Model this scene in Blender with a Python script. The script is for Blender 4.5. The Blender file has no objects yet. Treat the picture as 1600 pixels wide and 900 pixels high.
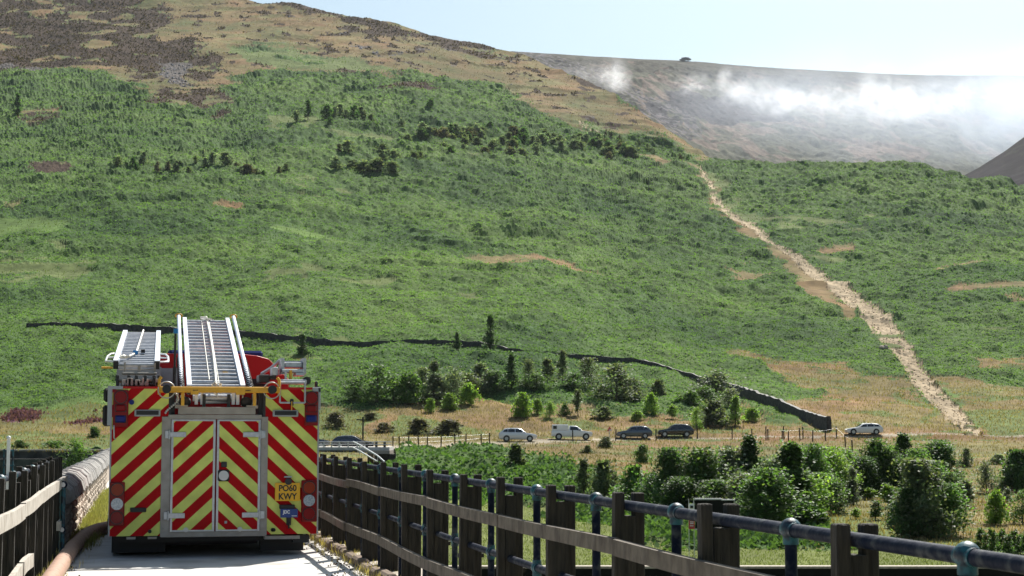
import bpy, math, random
import numpy as np
from mathutils import Vector, Matrix
C = bpy.context.scene.collection
R = math.radians
rnd = random.Random(7)
rng = np.random.default_rng(11)
# ------------------------------------------------------------------ camera, world, sun, exposure
FPX, EYE = 2600.0, 1.45
PITCH, YAW = math.atan(225 / FPX), R(12.53)
cam_d = bpy.data.cameras.new('camera'); cam = bpy.data.objects.new('camera', cam_d); C.objects.link(cam)
bpy.context.scene.camera = cam
cam.location = (0, 0, EYE)
cam.rotation_euler = (math.pi / 2 + PITCH, 0, -YAW)
cam_d.sensor_width = 36; cam_d.lens = 36 * FPX / 1600; cam_d.clip_start = 0.1; cam_d.clip_end = 30000
cam_d.dof.use_dof = True; cam_d.dof.focus_distance = 18; cam_d.dof.aperture_fstop = 13
SUNV = Vector((.50, .72, 1.0)).normalized()
SEL = math.asin(SUNV.z); SAZ = math.atan2(SUNV.x, SUNV.y)
w = bpy.data.worlds.new('World'); bpy.context.scene.world = w; w.use_nodes = True
nt = w.node_tree; bg = nt.nodes['Background']
sky = nt.nodes.new('ShaderNodeTexSky'); sky.sky_type = 'NISHITA'; sky.sun_disc = False
sky.sun_elevation = SEL; sky.sun_rotation = SAZ; sky.altitude = 200; sky.air_density = 1.0; sky.dust_density = 3.2; sky.ozone_density = 1.0
wb = nt.nodes.new('ShaderNodeVectorMath'); wb.operation = 'MULTIPLY'; wb.inputs[1].default_value = (.90, 1.04, 1.03)
nt.links.new(sky.outputs[0], wb.inputs[0]); nt.links.new(wb.outputs[0], bg.inputs[0]); bg.inputs[1].default_value = 0.064
sd = bpy.data.lights.new('sun', 'SUN'); sd.energy = 5.0; sd.angle = R(.53); sd.color = (1, .955, .89)
so = bpy.data.objects.new('sun', sd); C.objects.link(so); so.rotation_euler = (-SUNV).to_track_quat('-Z', 'Y').to_euler()
sc = bpy.context.scene
sc.view_settings.view_transform = 'Standard'; sc.view_settings.look = 'None'; sc.view_settings.gamma = 1
sc.view_settings.exposure = 0.9
sc.cycles.volume_bounces = 2; sc.cycles.max_bounces = 6; sc.cycles.transparent_max_bounces = 12
sc.cycles.use_denoising = True; sc.cycles.volume_max_steps = 256
# ------------------------------------------------------------------ pixel <-> world
H = Vector((math.sin(YAW), math.cos(YAW), 0)); RT = Vector((math.cos(YAW), -math.sin(YAW), 0)); Zv = Vector((0, 0, 1))
cp, sp = math.cos(PITCH), math.sin(PITCH)
def ray(px, py):
    u = (px - 800) / FPX; v = (450 - py) / FPX
    return RT * u + H * (cp - v * sp) + Zv * (sp + v * cp)
def P(px, py, Y): d = ray(px, py); return Vector((0, 0, EYE)) + d * (Y / d.y)
def A(px, py, D): d = ray(px, py); return Vector((0, 0, EYE)) + d * (D / d.dot(H))
def ZP(px, py, Z): d = ray(px, py); return Vector((0, 0, EYE)) + d * ((Z - EYE) / d.z)
def A_np(px, py, D):
    u = (px - 800) / FPX; v = (450 - py) / FPX
    h = cp - v * sp; t = D / h
    return np.stack([RT.x * u * t + H.x * D, RT.y * u * t + H.y * D, EYE + (sp + v * cp) * t], -1)
# ------------------------------------------------------------------ noise
def vnoise(x, y, seed=0):
    xi = np.floor(x).astype(np.int64); yi = np.floor(y).astype(np.int64); fx = x - xi; fy = y - yi
    fx = fx * fx * (3 - 2 * fx); fy = fy * fy * (3 - 2 * fy)
    def h(a, b):
        n = (a * 374761393 + b * 668265263 + seed * 982451653) & 0xffffffff
        n = ((n ^ (n >> 13)) * 1274126177) & 0xffffffff
        n = ((n ^ (n >> 16)) * 2246822519) & 0xffffffff
        return ((n ^ (n >> 15)) & 0xffff) / 32768.0 - 1
    a = h(xi, yi); b = h(xi + 1, yi); c = h(xi, yi + 1); d = h(xi + 1, yi + 1)
    return (a * (1 - fx) + b * fx) * (1 - fy) + (c * (1 - fx) + d * fx) * fy
def fbm(x, y, o=3, seed=0):
    s = 0; a = 1; t = 0
    for i in range(o):
        s = s + a * vnoise(x, y, seed + i * 17); t += a; a *= .5; x = x * 2.03 + 5.1; y = y * 2.03 + 1.7
    return s / t
def sstep(a, b, x): t = np.clip((x - a) / (b - a), 0, 1); return t * t * (3 - 2 * t)
# ------------------------------------------------------------------ scene helpers
def tag(o, label=None, cat=None, group=None, kind=None):
    if label: o['label'] = label
    if cat: o['category'] = cat
    if group: o['group'] = group
    if kind: o['kind'] = kind
    return o
def empty(name, loc, label, cat, group=None):
    o = bpy.data.objects.new(name, None); C.objects.link(o); o.location = loc; o.empty_display_size = .2
    return tag(o, label, cat, group)
def wloc(o):
    v = Vector((0, 0, 0))
    while o: v += o.location; o = o.parent
    return v
def link(name, me, mat, parent=None):
    o = bpy.data.objects.new(name, me); C.objects.link(o)
    for m in (mat if isinstance(mat, (list, tuple)) else [mat]): me.materials.append(m)
    if parent: o.parent = parent
    return o
class MB:
    def __init__(s): s.v = []; s.f = []; s.m = []; s.sm = []
    def add(s, vs, fs, mi=0, smooth=False):
        k = len(s.v); s.v += [Vector(v) for v in vs]; s.f += [[i + k for i in f] for f in fs]; s.m += [mi] * len(fs); s.sm += [smooth] * len(fs); return s
    def box(s, a, b, mi=0, ch=0):
        x0, x1 = sorted((a[0], b[0])); y0, y1 = sorted((a[1], b[1])); z0, z1 = sorted((a[2], b[2]))
        if ch <= 0:
            return s.add([(x, y, z) for z in (z0, z1) for y in (y0, y1) for x in (x0, x1)],
                  [(0, 2, 3, 1), (4, 5, 7, 6), (0, 1, 5, 4), (2, 6, 7, 3), (0, 4, 6, 2), (1, 3, 7, 5)], mi)
        c = min(ch, (x1 - x0) * .45, (y1 - y0) * .45, (z1 - z0) * .45)
        def ring(z, i): # chamfered outline, inset i
            return [(x0 + c, y0 + i, z), (x1 - c, y0 + i, z), (x1 - i, y0 + c, z), (x1 - i, y1 - c, z), (x1 - c, y1 - i, z), (x0 + c, y1 - i, z), (x0 + i, y1 - c, z), (x0 + i, y0 + c, z)]
        vs = ring(z0, c) + ring(z0 + c, 0) + ring(z1 - c, 0) + ring(z1, c)
        fs = [tuple(range(7, -1, -1)), tuple(range(24, 32))]
        for k in range(3):
            for i in range(8): j = (i + 1) % 8; fs.append((k * 8 + i, k * 8 + j, k * 8 + 8 + j, k * 8 + 8 + i))
        return s.add(vs, fs, mi)
    def tube(s, pts, r, n=8, mi=0, caps=True):
        pts = [Vector(p) for p in pts]; rs = r if isinstance(r, (list, tuple)) else [r] * len(pts)
        vs = []; fs = []; up = None
        for i, p in enumerate(pts):
            d = (pts[min(i + 1, len(pts) - 1)] - pts[max(i - 1, 0)]).normalized()
            if up is None: up = Vector((0, 0, 1)) if abs(d.z) < .9 else Vector((0, 1, 0))
            a = d.cross(up).normalized(); b = a.cross(d); up = b
            for k in range(n): t = 2 * math.pi * k / n; vs.append(p + (a * math.cos(t) + b * math.sin(t)) * rs[i])
        for i in range(len(pts) - 1):
            for k in range(n): j = (k + 1) % n; fs.append((i * n + k, i * n + j, (i + 1) * n + j, (i + 1) * n + k))
        s.add(vs, fs, mi, True)
        if caps: s.add(vs[:n], [tuple(range(n))], mi); s.add(vs[-n:], [tuple(range(n - 1, -1, -1))], mi)
        return s
    def ball(s, c, r, mi=0, n=12, m=8, sc=(1, 1, 1)):
        vs = []; fs = []
        for i in range(m + 1):
            a = math.pi * i / m
            for k in range(n): t = 2 * math.pi * k / n; vs.append((c[0] + r * sc[0] * math.sin(a) * math.cos(t), c[1] + r * sc[1] * math.sin(a) * math.sin(t), c[2] + r * sc[2] * math.cos(a)))
        for i in range(m):
            for k in range(n): j = (k + 1) % n; fs.append((i * n + k, (i + 1) * n + k, (i + 1) * n + j, i * n + j))
        return s.add(vs, fs, mi, True)
    def prism(s, pts, y0, y1, mi=0):   # polygon in X,Z pushed along Y
        n = len(pts); vs = [(p[0], y0, p[1]) for p in pts] + [(p[0], y1, p[1]) for p in pts]
        return s.add(vs, [tuple(range(n)), tuple(range(2 * n - 1, n - 1, -1))] + [(i, i + n, (i + 1) % n + n, (i + 1) % n) for i in range(n)], mi)
    def xform(s, M): s.v = [M @ v for v in s.v]; return s
    def build(s, name, mat, parent=None, local=False, bev=0):
        me = bpy.data.meshes.new(name); o_ = Vector((0, 0, 0)) if (local or not parent) else wloc(parent)
        me.from_pydata([v - o_ for v in s.v], [], s.f); me.update()
        for p, m, g in zip(me.polygons, s.m, s.sm): p.material_index = m; p.use_smooth = g
        o = link(name, me, mat, parent)
        if bev:
            b = o.modifiers.new('bevel', 'BEVEL'); b.width = bev; b.segments = 2; b.limit_method = 'ANGLE'
        return o
def npmesh(name, V, Q, mat, parent=None, col=None, smooth=False):
    me = bpy.data.meshes.new(name); nv = len(V); nf = len(Q); k = Q.shape[1]
    me.vertices.add(nv); me.vertices.foreach_set('co', np.ascontiguousarray(V, np.float32).ravel())
    me.loops.add(nf * k); me.loops.foreach_set('vertex_index', np.ascontiguousarray(Q, np.int32).ravel())
    me.polygons.add(nf); me.polygons.foreach_set('loop_start', np.arange(0, nf * k, k, dtype=np.int32))
    me.polygons.foreach_set('use_smooth', np.full(nf, smooth, bool))
    if col is not None:
        a = me.color_attributes.new('Col', 'FLOAT_COLOR', 'POINT')
        a.data.foreach_set('color', np.concatenate([col, np.ones((nv, 1))], 1).astype(np.float32).ravel())
    me.update(calc_edges=True); me.validate()
    return link(name, me, mat, parent)
# ------------------------------------------------------------------ materials
def mat(name, col=(.5, .5, .5), rough=.6, metal=0, noise=None, bump=None, spec=.5, coat=0, nscale=None, col2=None, detail=4, stretch=(1, 1, 1), contrast=(.35, .7)):
    m = bpy.data.materials.new(name); m.use_nodes = True; t = m.node_tree; b = t.nodes['Principled BSDF']
    b.inputs['Base Color'].default_value = (*col, 1); b.inputs['Roughness'].default_value = rough; b.inputs['Metallic'].default_value = metal
    b.inputs['Specular IOR Level'].default_value = spec; b.inputs['Coat Weight'].default_value = coat
    if nscale:
        tc = t.nodes.new('ShaderNodeTexCoord'); mp = t.nodes.new('ShaderNodeMapping'); mp.inputs['Scale'].default_value = stretch
        n = t.nodes.new('ShaderNodeTexNoise'); n.inputs['Scale'].default_value = nscale; n.inputs['Detail'].default_value = detail
        t.links.new(tc.outputs['Object'], mp.inputs[0]); t.links.new(mp.outputs[0], n.inputs['Vector'])
        r = t.nodes.new('ShaderNodeValToRGB'); r.color_ramp.elements[0].position = contrast[0]; r.color_ramp.elements[1].position = contrast[1]
        r.color_ramp.elements[0].color = (*col, 1); r.color_ramp.elements[1].color = (*(col2 or tuple(c * .6 for c in col)), 1)
        t.links.new(n.outputs[0], r.inputs[0]); t.links.new(r.outputs[0], b.inputs['Base Color'])
        if bump:
            bp = t.nodes.new('ShaderNodeBump'); bp.inputs['Strength'].default_value = bump; bp.inputs['Distance'].default_value = .02
            t.links.new(n.outputs[0], bp.inputs['Height']); t.links.new(bp.outputs[0], b.inputs['Normal'])
    return m
def attrmat(name, rough=.9, nscale=.8, lo=.75, hi=1.2, transl=0, bump=.0, obj_rand=0, tint=(1, 1, 1), spec=.05):
    m = bpy.data.materials.new(name); m.use_nodes = True; t = m.node_tree; b = t.nodes['Principled BSDF']; L = t.links
    a = t.nodes.new('ShaderNodeAttribute'); a.attribute_name = 'Col'
    tc = t.nodes.new('ShaderNodeTexCoord'); n = t.nodes.new('ShaderNodeTexNoise'); n.inputs['Scale'].default_value = nscale; n.inputs['Detail'].default_value = 5
    L.new(tc.outputs['Object'], n.inputs['Vector'])
    mr = t.nodes.new('ShaderNodeMapRange'); mr.inputs[1].default_value = .3; mr.inputs[2].default_value = .7; mr.inputs[3].default_value = lo; mr.inputs[4].default_value = hi
    L.new(n.outputs[0], mr.inputs[0]); vm = t.nodes.new('ShaderNodeVectorMath'); vm.operation = 'SCALE'
    L.new(a.outputs['Color'], vm.inputs[0]); L.new(mr.outputs[0], vm.inputs['Scale'])
    vt = t.nodes.new('ShaderNodeVectorMath'); vt.operation = 'MULTIPLY'; vt.inputs[1].default_value = tint; L.new(vm.outputs[0], vt.inputs[0])
    out = vt.outputs[0]
    if obj_rand:
        oi = t.nodes.new('ShaderNodeObjectInfo'); m2 = t.nodes.new('ShaderNodeMapRange'); m2.inputs[3].default_value = 1 - obj_rand; m2.inputs[4].default_value = 1 + obj_rand
        L.new(oi.outputs['Random'], m2.inputs[0]); v2 = t.nodes.new('ShaderNodeVectorMath'); v2.operation = 'SCALE'; L.new(out, v2.inputs[0]); L.new(m2.outputs[0], v2.inputs['Scale']); out = v2.outputs[0]
    L.new(out, b.inputs['Base Color']); b.inputs['Roughness'].default_value = rough; b.inputs['Specular IOR Level'].default_value = spec
    if bump:
        bp = t.nodes.new('ShaderNodeBump'); bp.inputs['Strength'].default_value = bump; bp.inputs['Distance'].default_value = .3
        L.new(n.outputs[0], bp.inputs['Height']); L.new(bp.outputs[0], b.inputs['Normal'])
    if transl:
        tr = t.nodes.new('ShaderNodeBsdfTranslucent'); mx = t.nodes.new('ShaderNodeMixShader'); mx.inputs[0].default_value = transl
        v3 = t.nodes.new('ShaderNodeVectorMath'); v3.operation = 'MULTIPLY'; v3.inputs[1].default_value = (1.5, 1.7, .7); L.new(out, v3.inputs[0]); L.new(v3.outputs[0], tr.inputs[0])
        L.new(b.outputs[0], mx.inputs[1]); L.new(tr.outputs[0], mx.inputs[2]); L.new(mx.outputs[0], t.nodes['Material Output'].inputs[0])
    return m
M = {}
M['terrain'] = attrmat('hill ground', .95, .35, .75, 1.25, bump=.4)
M['frond'] = attrmat('bracken frond', .95, .05, .85, 1.2, transl=.25)
M['blade'] = attrmat('grass blade', .8, .1, .8, 1.2, transl=.25)
M['leaf'] = attrmat('leaf', .6, .5, .75, 1.25, transl=.42, obj_rand=.2, spec=.3)
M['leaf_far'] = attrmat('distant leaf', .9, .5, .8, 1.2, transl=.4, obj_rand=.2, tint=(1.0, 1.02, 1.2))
M['bark'] = mat('bark', (.09, .07, .05), .9, nscale=8, bump=.6)
M['concrete'] = mat('concrete road', (.50, .485, .46), .9, nscale=1.7, bump=.3, col2=(.27, .24, .20), detail=12, contrast=(.45, .85))
M['kerb'] = mat('kerb stone', (.15, .105, .07), .9, nscale=14, bump=.8, col2=(.11, .075, .05))
M['ledge'] = mat('stone ledge', (.40, .35, .28), .9, nscale=10, bump=.5)
M['timber'] = mat('weathered timber', (.034, .028, .019), .95, nscale=9, bump=.7, col2=(.011, .009, .006), stretch=(6, 6, .6))
M['rail_t'] = mat('weathered rail', (.12, .096, .068), .85, nscale=5, bump=.8, col2=(.055, .04, .026), stretch=(4, 2.2, 1.6), contrast=(.40, .66), detail=9)
M['rail_red'] = mat('reddish rail', (.13, .078, .052), .85, nscale=6, bump=.7, col2=(.12, .06, .04), stretch=(4, .5, 5), contrast=(.4, .65))
M['rail_left'] = mat('sunlit rail tone', (.46, .42, .36), .85, nscale=5, bump=.8, col2=(.28, .24, .19), stretch=(4, 2.2, 1.6), detail=9)  # lighter copy of the rail timber, sunlight put into the colour
M['pipe'] = mat('painted pipe', (.003, .007, .02), .6, nscale=16, bump=.4, col2=(.05, .055, .06), contrast=(.52, .7), spec=.12)
M['teal'] = mat('teal paint', (.010, .085, .105), .45, nscale=22, bump=.3, col2=(.008, .018, .03), contrast=(.42, .58), spec=.4)
M['alu'] = mat('aluminium', (.48, .49, .51), .42, .6, nscale=20, col2=(.36, .37, .39))
M['alu_w'] = mat('bright ladder rail', (.52, .57, .64), .5, .2)
M['alu_d'] = mat('dull aluminium', (.36, .325, .285), .6, 0, nscale=8, col2=(.28, .25, .215), spec=.2)
M['trim'] = mat('grey trim', (.33, .34, .35), .5, .3)
M['black'] = mat('black rubber', (.012, .012, .013), .6)
M['dark'] = mat('dark steel', (.03, .03, .032), .5, .4)
M['yellow'] = mat('yellow paint', (.75, .38, .02), .45, nscale=12, col2=(.62, .30, .02))
M['red'] = mat('red bodywork', (.42, .004, .006), .35, spec=.3)
M['redlamp'] = mat('red lamp', (.20, .003, .005), .3, spec=.25)
M['amber'] = mat('amber lamp', (.25, .03, .008), .3, spec=.25)
M['clear'] = mat('clear lamp', (.45, .5, .53), .25, coat=.8, nscale=60, col2=(.2, .25, .3))
M['blue'] = mat('blue lamp', (.004, .012, .14), .3, spec=.3)
M['bluecap'] = mat('blue cap', (.01, .17, .42), .35)
M['white'] = mat('white paint', (.72, .72, .70), .35, coat=.4)
M['rope'] = mat('white rope', (.72, .70, .62), .8)
M['plate'] = mat('rear number plate', (.78, .42, .01), .4)
M['hose'] = mat('brown hose', (.36, .22, .15), .75, nscale=12, bump=.3, col2=(.26, .15, .10))
M['glass'] = mat('dark glass', (.02, .025, .03), .06, spec=.9)
M['tyre'] = mat('tyre', (.015, .015, .015), .85)
M['rim'] = mat('rim', (.4, .41, .42), .35, .7)
M['silver'] = mat('silver car paint', (.62, .63, .64), .3, .2, coat=.7)
M['grey_car'] = mat('dark grey car paint', (.07, .085, .11), .25, .4, coat=.8)
M['black_car'] = mat('black car paint', (.012, .013, .018), .2, coat=.9)
M['navy_car'] = mat('dark blue car paint', (.015, .022, .045), .2, coat=.9)
M['drystone'] = mat('dry stone', (.06, .055, .052), .95, nscale=2.2, bump=1, col2=(.015, .014, .013))
M['pale_stone'] = mat('pale rough stone', (.44, .37, .29), .9, nscale=9, bump=1, col2=(.22, .18, .14))
M['cope'] = mat('coping stone', (.31, .30, .28), .95, nscale=10, bump=1, col2=(.18, .165, .15))
M['galv'] = mat('galvanised steel', (.5, .5, .49), .45, .5)
M['rock'] = mat('rock', (.25, .25, .26), .95, nscale=1.2, bump=1, col2=(.10, .10, .11))
M['redsign'] = mat('red sign', (.45, .04, .04), .5)
M['board'] = mat('dark board', (.012, .013, .012), .9, spec=.05)
M['wallstone'] = mat('dark wall stone', (.085, .08, .07), .95, nscale=1.6, bump=1, col2=(.02, .02, .018))
def chevron_mat(xc, zc, per):
    m = bpy.data.materials.new('chevron sheeting'); m.use_nodes = True; t = m.node_tree; b = t.nodes['Principled BSDF']; L = t.links
    g = t.nodes.new('ShaderNodeNewGeometry'); sx = t.nodes.new('ShaderNodeSeparateXYZ'); L.new(g.outputs['Position'], sx.inputs[0])
    def mth(op, a, b_=None):
        n = t.nodes.new('ShaderNodeMath'); n.operation = op
        for i, q in enumerate((a, b_)):
            if q is None: continue
            if isinstance(q, (int, float)): n.inputs[i].default_value = q
            else: L.new(q, n.inputs[i])
        return n.outputs[0]
    u = mth('ABSOLUTE', mth('SUBTRACT', sx.outputs[0], xc)); zz = mth('SUBTRACT', sx.outputs[2], zc)
    v = mth('DIVIDE', mth('ADD', zz, mth('MULTIPLY', u, .93)), per)
    fr = mth('FRACT', mth('ADD', v, 50.25)); c = mth('LESS_THAN', fr, .5)
    mx = t.nodes.new('ShaderNodeMix'); mx.data_type = 'RGBA'; L.new(c, mx.inputs[0]); mx.inputs[6].default_value = (.44, .003, .006, 1); mx.inputs[7].default_value = (.68, .73, .18, 1)
    n = t.nodes.new('ShaderNodeTexNoise'); n.inputs['Scale'].default_value = 5; n.inputs['Detail'].default_value = 8; L.new(g.outputs['Position'], n.inputs['Vector'])
    rp = t.nodes.new('ShaderNodeMapRange'); rp.inputs[1].default_value = .3; rp.inputs[2].default_value = .7; rp.inputs[3].default_value = .74; rp.inputs[4].default_value = 1.05; L.new(n.outputs[0], rp.inputs[0])
    vm = t.nodes.new('ShaderNodeVectorMath'); vm.operation = 'SCALE'; L.new(mx.outputs[2], vm.inputs[0]); L.new(rp.outputs[0], vm.inputs['Scale'])
    L.new(vm.outputs[0], b.inputs['Base Color']); b.inputs['Roughness'].default_value = .5; b.inputs['Specular IOR Level'].default_value = .1
    return m
# ================================================================== TERRAIN
KX = [-1200, -100, 170, 400, 600, 800, 1000, 1130, 1400, 1600, 2800]
ROWS = {900: [66]*11, 870: [74, 74, 74, 74, 74, 74, 74, 74, 74, 74, 74], 800: [85, 85, 85, 100, 108, 108, 106, 105, 105, 105, 105],
 750: [95, 95, 95, 118, 128, 132, 140, 142, 140, 138, 138], 725: [105, 105, 105, 138, 150, 158, 166, 170, 168, 166, 166], 702: [122, 122, 122, 184, 186, 190, 195, 198, 200, 200, 200],
 690: [190, 190, 190, 196, 200, 208, 215, 218, 221, 222, 222], 680: [212, 212, 212, 214, 216, 219, 222, 224, 227, 228, 228], 640: [240, 240, 240, 240, 240, 244, 250, 256, 262, 264, 264],
 600: [262, 262, 262, 262, 262, 268, 284, 298, 300, 300, 300], 500: [330, 330, 330, 332, 340, 350, 378, 392, 400, 400, 400], 400: [430, 430, 430, 435, 450, 470, 502, 520, 530, 522, 520],
 300: [560, 560, 560, 570, 600, 640, 700, 725, 722, 735, 735], 250: [650, 650, 650, 662, 700, 750, 850, 880, 850, 850, 850], 200: [760, 760, 760, 780, 820, 880, 940, 1000, 1000, 1000, 1000],
 100: [1050, 1050, 1050, 1060, 1080, 1140, 1180, 1200, 1200, 1200, 1200], 0: [1350, 1350, 1350, 1360, 1370, 1400, 1400, 1400, 1400, 1400, 1400], -120: [1700]*11}
RY = np.array(sorted(ROWS)); RT_ = np.array([ROWS[int(y)] for y in RY], float)
def Dof(px, py):
    px = np.asarray(px, float); py = np.asarray(py, float); px, py = np.broadcast_arrays(px, py)
    fi = np.interp(px, KX, np.arange(len(KX))); i = np.clip(fi.astype(int), 0, len(KX) - 2); fx = fi - i
    fj = np.interp(py, RY, np.arange(len(RY))); j = np.clip(fj.astype(int), 0, len(RY) - 2); fy = fj - j
    L_ = np.log(RT_)
    # cubic-ish smoothing along rows
    def col(ii):
        jm = np.clip(j - 1, 0, len(RY) - 1); jp = np.clip(j + 2, 0, len(RY) - 1)
        p0, p1, p2, p3 = L_[jm, ii], L_[j, ii], L_[j + 1, ii], L_[jp, ii]
        h = RY[j + 1] - RY[j]; m1 = (p2 - p0) / np.maximum(RY[j + 1] - RY[jm], 1) * h; m2 = (p3 - p1) / np.maximum(RY[jp] - RY[j], 1) * h
        t = fy; return (2*t**3 - 3*t**2 + 1) * p1 + (t**3 - 2*t**2 + t) * m1 + (-2*t**3 + 3*t**2) * p2 + (t**3 - t**2) * m2
    fs = fx * fx * (3 - 2 * fx)
    return np.exp(col(i) * (1 - fs) + col(i + 1) * fs)
CRX = [-1200, 0, 200, 400, 500, 600, 700, 820, 870, 940, 1000, 1060, 1110, 1160, 1300, 1400, 1500, 1600, 1800, 2800]
CRY = [-110, -95, -50, -2, 12, 33, 55, 79, 103, 136, 170, 208, 242, 250, 258, 266, 281, 299, 335, 420]
def crest(px): return np.interp(px, CRX, CRY)
FRX = [-1200, 400, 700, 800, 900, 1000, 1060, 1100, 1200, 1400, 1500, 1600, 2800]
FRY = [150, 120, 90, 80, 86, 93, 95, 98, 106, 116, 117, 118, 130]
# ---- zones, painted as ground plots (each plot becomes ground where it lies on the hill)
ZS = 2; ZX0, ZY0 = -200, -120; ZW, ZH = 2000 // ZS, 1060 // ZS
zone = np.zeros((ZH, ZW), np.uint8)
def plot(z, pts):
    p = [((x - ZX0) / ZS, (y - ZY0) / ZS) for x, y in pts]
    ys, xs = np.mgrid[0:ZH, 0:ZW]; ins = np.zeros((ZH, ZW), bool); n = len(p)
    for i in range(n):
        x1, y1 = p[i]; x2, y2 = p[(i + 1) % n]
        if y1 == y2: continue
        c = ((y1 > ys) != (y2 > ys)) & (xs < (x2 - x1) * (ys - y1) / (y2 - y1) + x1); ins ^= c
    zone[ins] = z
def stroke(z, pts):
    l = []; r_ = []
    for i, (x, y, w_) in enumerate(pts):
        w_ *= 1.05 if y > 400 else .8; l.append((x - w_ / 2, y)); r_.append((x + w_ / 2, y))
    plot(z, l + r_[::-1])
BR, TAN, HEA, PATH, ROCK, LUSH, BURN, PURP, ROAD, LAWN, OLIVE = range(11)
plot(TAN, [(-200, -120), (420, -120), (600, 20), (820, 60), (900, 110), (960, 140), (1010, 170), (1115, 245), (1080, 246), (1000, 222), (900, 186), (860, 168), (800, 132), (740, 118), (640, 110), (560, 116), (470, 112), (430, 106), (345, 118), (340, 150), (300, 160), (240, 140), (150, 112), (-200, 105)])
plot(HEA, [(-200, -120), (200, -120), (235, -20), (262, 30), (240, 60), (250, 88), (200, 100), (60, 104), (-200, 100)])
plot(HEA, [(255, 130), (290, 125), (345, 140), (365, 152), (300, 168), (215, 168), (250, 155)])
plot(HEA, [(180, 80), (300, 60), (340, 90), (330, 120), (280, 110), (200, 112)])
plot(HEA, [(400, -12), (500, 5), (600, 28), (820, 74), (840, 86), (760, 80), (600, 48), (520, 26), (420, 8)])
plot(ROCK, [(232, 92), (290, 96), (285, 118), (300, 130), (262, 122), (240, 108)]); plot(ROCK, [(-20, 92), (60, 92), (80, 104), (30, 110), (-20, 108)])
plot(HEA, [(595, 122), (660, 128), (668, 138), (620, 140), (600, 134)]); plot(HEA, [(525, 105), (550, 106), (560, 118), (535, 116)])
plot(HEA, [(40, 175), (90, 172), (95, 178), (45, 182)]); plot(HEA, [(330, 176), (350, 174), (355, 186), (335, 186)])
plot(HEA, [(40, 262), (60, 250), (95, 258), (105, 270), (70, 276), (38, 272)])
plot(OLIVE, [(360, 70), (420, 60), (520, 90), (600, 100), (640, 108), (560, 112), (470, 108), (400, 100)])
plot(TAN, [(860, 168), (905, 186), (960, 205), (1000, 222), (985, 226), (925, 204), (880, 186), (850, 172)])
plot(OLIVE, [(895, 180), (1000, 200), (1090, 244), (1000, 225), (930, 205)])
plot(BR, [(905, 184), (960, 198), (1040, 226), (1095, 247), (1080, 250), (990, 232), (940, 215)])
plot(TAN, [(1000, 247), (1050, 248), (1090, 256), (1088, 264), (1040, 256), (1010, 254)])
plot(TAN, [(715, 404), (800, 400), (880, 404), (945, 426), (920, 430), (850, 414), (725, 413)]); plot(TAN, [(1110, 412), (1160, 414), (1230, 432), (1160, 424)])
plot(TAN, [(1490, 452), (1700, 456), (1700, 470), (1500, 466)]); plot(TAN, [(1470, 406), (1545, 408), (1530, 420), (1480, 416)]); plot(TAN, [(1510, 553), (1700, 552), (1700, 578), (1560, 574), (1520, 566)])
plot(TAN, [(1270, 384), (1325, 384), (1320, 394), (1275, 392)])
plot(OLIVE, [(1180, 342), (1300, 342), (1360, 360), (1270, 360), (1200, 352)]); plot(OLIVE, [(1090, 264), (1110, 262), (1150, 320), (1190, 350), (1170, 352), (1130, 335)])
plot(TAN, [(1080, 268), (1092, 262), (1135, 330), (1180, 362), (1250, 412), (1300, 445), (1335, 495), (1305, 490), (1275, 465), (1250, 425), (1190, 385), (1150, 362), (1115, 325)])
plot(LUSH, [(-200, 332), (60, 338), (100, 350), (80, 368), (-200, 374)]); plot(LUSH, [(320, 362), (430, 366), (580, 386), (560, 394), (430, 382)])
plot(TAN, [(0, 405), (60, 400), (110, 412), (60, 422), (0, 420)]); plot(OLIVE, [(0, 398), (90, 396), (150, 420), (90, 440), (0, 440)]); plot(TAN, [(330, 326), (375, 330), (372, 338), (335, 335)]); plot(TAN, [(0, 316), (30, 316), (28, 325), (0, 325)])
# valley foot
plot(TAN, [(480, 640), (600, 634), (740, 622), (900, 640), (1080, 660), (1150, 645), (1300, 672), (1700, 688), (1700, 852), (1380, 850), (1180, 850), (1050, 770), (960, 752), (850, 716), (760, 708), (620, 700), (600, 740), (480, 740)])
plot(OLIVE, [(480, 642), (560, 638), (600, 650), (560, 672), (500, 690), (480, 690)]); plot(OLIVE, [(620, 648), (680, 650), (760, 670), (700, 684), (620, 680)]); plot(OLIVE, [(840, 650), (930, 655), (960, 672), (860, 668)])
plot(TAN, [(1125, 545), (1165, 552), (1260, 575), (1330, 576), (1350, 590), (1420, 596), (1440, 620), (1480, 650), (1545, 684), (1290, 672), (1215, 640), (1275, 622), (1250, 604), (1200, 585)])
plot(TAN, [(1462, 598), (1560, 594), (1700, 598), (1700, 690), (1530, 684)]); plot(OLIVE, [(1500, 640), (1620, 640), (1620, 676), (1540, 676)])
plot(OLIVE, [(1395, 612), (1410, 614), (1470, 640), (1462, 660), (1440, 660), (1455, 645)]); plot(LUSH, [(1466, 604), (1480, 606), (1530, 660), (1520, 664)])
for a_, b_ in (((360, 695.5), (620, 694.5)),):
    plot(ROAD, [(a_[0], a_[1]), (b_[0], b_[1]), (760, 690), (760, 693.5), (b_[0], b_[1] + 4), (a_[0], a_[1] + 5)])
plot(ROAD, [(755, 689.5), (900, 686.2), (1180, 684), (1340, 680.5), (1420, 679.6), (1420, 681.8), (1340, 682.8), (1180, 686.2), (900, 689), (755, 692.8)])
plot(ROAD, [(1380, 679.4), (1700, 679.4), (1700, 681.8), (1380, 681.8)])
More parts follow.
